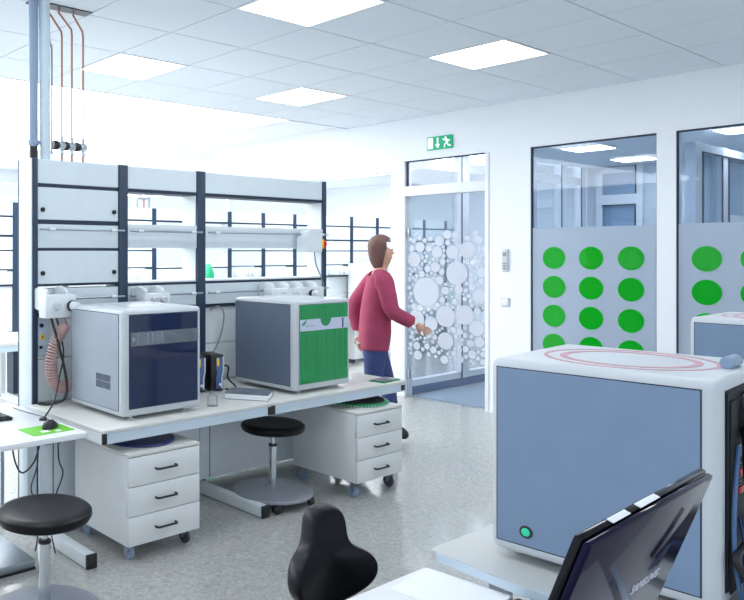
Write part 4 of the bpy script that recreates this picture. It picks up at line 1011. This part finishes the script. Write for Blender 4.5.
def garment(name, m, test, off):
    g = bm.copy(); g.faces.ensure_lookup_table()
    kill = [f for f in g.faces if not test(*regs[f.index])]
    bmesh.ops.delete(g, geom=kill, context='FACES')
    for _ in range(4): bmesh.ops.smooth_vert(g, verts=[v for v in g.verts if not v.is_boundary], factor=0.5, use_axis_x=True, use_axis_y=True, use_axis_z=True)
    g.normal_update()
    for v in g.verts: v.co += v.normal*(off+0.006)
    o = link(name, g, m, p, True)
    sd = o.modifiers.new('thick', 'SOLIDIFY'); sd.thickness = 0.006; sd.offset = -1
    return o
wr = [J[18], J[21]]
bm.faces.index_update()
garment('sweater', 'shirt', lambda k, c: (k == 'trunk' and c.z > 0.80) or (k == 'arm' and min((c-w_).length for w_ in wr) > 0.05) or (k == 'leg' and c.z > 0.80), 0.020)
garment('jeans', 'jeans', lambda k, c: (k == 'leg' and c.z > 0.12) or (k == 'trunk' and c.z < 0.98), 0.010)
garment('shoes', 'shoe', lambda k, c: k == 'foot' or (k == 'leg' and c.z < 0.13), 0.012)
bm.normal_update()
clothed = [v for v in bm.verts if v.link_faces and all(regs[f.index][0] in ('trunk','leg','arm') and min((regs[f.index][1]-w_).length for w_ in wr) > 0.07 and regs[f.index][1].z > 0.16 for f in v.link_faces)]
mv = [(v, v.co - v.normal*0.016) for v in clothed]
for v, c in mv: v.co = c
link('body', bm, 'skin', p, True)
bm = BM(); bmesh.ops.create_uvsphere(bm, u_segments=24, v_segments=16, radius=1)
for v in bm.verts:
    q = v.co.copy(); v.co = Vector((0.055+q.x*0.104, q.y*0.096, 1.650+q.z*0.098))
    if q.x > 0.30 and q.z < 0.45: v.co.x -= (q.x-0.30)*0.14
    if q.x < 0.1 and q.z < 0: v.co.z -= 0.12*(-q.z)
link('hair', bm, 'hair', p, True)
for s in (-1,1):
    bm = BM(); bmesh.ops.create_uvsphere(bm, u_segments=12, v_segments=8, radius=0.008); bm.transform(Matrix.Translation((0.143,0.028*s,1.618))); link('eye', bm, 'black', p, True)
    bm = BM(); bmesh.ops.create_uvsphere(bm, u_segments=12, v_segments=8, radius=1.0); bm.transform(Matrix.Translation((0.08,0.078*s,1.60)) @ Matrix.Diagonal((0.020,0.010,0.030,1))); link('ear', bm, 'skin', p, True)
bm = BM(); prism(bm, [(0.140,1.622),(0.172,1.585),(0.140,1.578)], -0.012, 0.012, 'XZ', bev=0.004); link('nose', bm, 'skin', p)
bm = BM(); box(bm, 0.130,0.154,-0.020,0.020,1.545,1.552,0.003); link('mouth', bm, 'red', p)
for sgn, b0, dr_ in ((1,J[18],Vector((0.12,0,-0.99))),(-1,J[21],Vector((0.85,0.1,-0.5)))):
    dr_ = dr_.normalized(); sd_ = Vector((0,1,0)).cross(dr_).normalized(); sy_ = Vector((0,1,0))
    jj = [(tuple(b0),0.028),(tuple(b0+dr_*0.05),0.032),(tuple(b0+dr_*0.085),0.030)]; ee = [(0,1),(1,2)]
    link('hand', skin_mesh(jj, ee, 1), 'skin', p, True)
    for f in range(4):
        r0 = b0+dr_*0.085+sd_*((f-1.5)*0.017); L = (0.062,0.074,0.070,0.055)[f]
        link('finger', skin_mesh([(tuple(r0),0.009),(tuple(r0+dr_*L*0.5-sy_*sgn*0.008),0.0085),(tuple(r0+dr_*L-sy_*sgn*0.03),0.007)], [(0,1),(1,2)], 1), 'skin', p, True)
    r0 = b0+dr_*0.03+sd_*0.026
    link('thumb', skin_mesh([(tuple(r0),0.010),(tuple(r0+dr_*0.03+sd_*0.02),0.0095),(tuple(r0+dr_*0.06+sd_*0.022-sy_*sgn*0.015),0.008)], [(0,1),(1,2)], 1), 'skin', p, True)

# ------------------------------------------------------------------ light
w = bpy.data.worlds.new('daylight'); bpy.context.scene.world = w; w.use_nodes = True
bg = w.node_tree.nodes['Background']; bg.inputs[0].default_value = (0.80,0.90,1.0,1); bg.inputs[1].default_value = 1.35
def area(name, loc, rot, sx, sy, power, col=(0.88,0.94,1)):
    l = bpy.data.lights.new(name, 'AREA'); l.shape = 'RECTANGLE'; l.size = sx; l.size_y = sy; l.energy = power; l.color = col
    o = bpy.data.objects.new(name, l); C.objects.link(o); o.location = loc; o.rotation_euler = rot; return o
area('daylight_fill_far_windows', (5.0,12.75,1.9), (PI/2,0,PI), 17.0, 2.0, 430)  # fill panel added outside the far windows to lift the rear laboratory
sc = bpy.context.scene
sc.view_settings.view_transform = 'Standard'; sc.view_settings.look = 'None'; sc.view_settings.gamma = 1.0
sc.view_settings.use_curve_mapping = False
sc.view_settings.exposure = 0.0
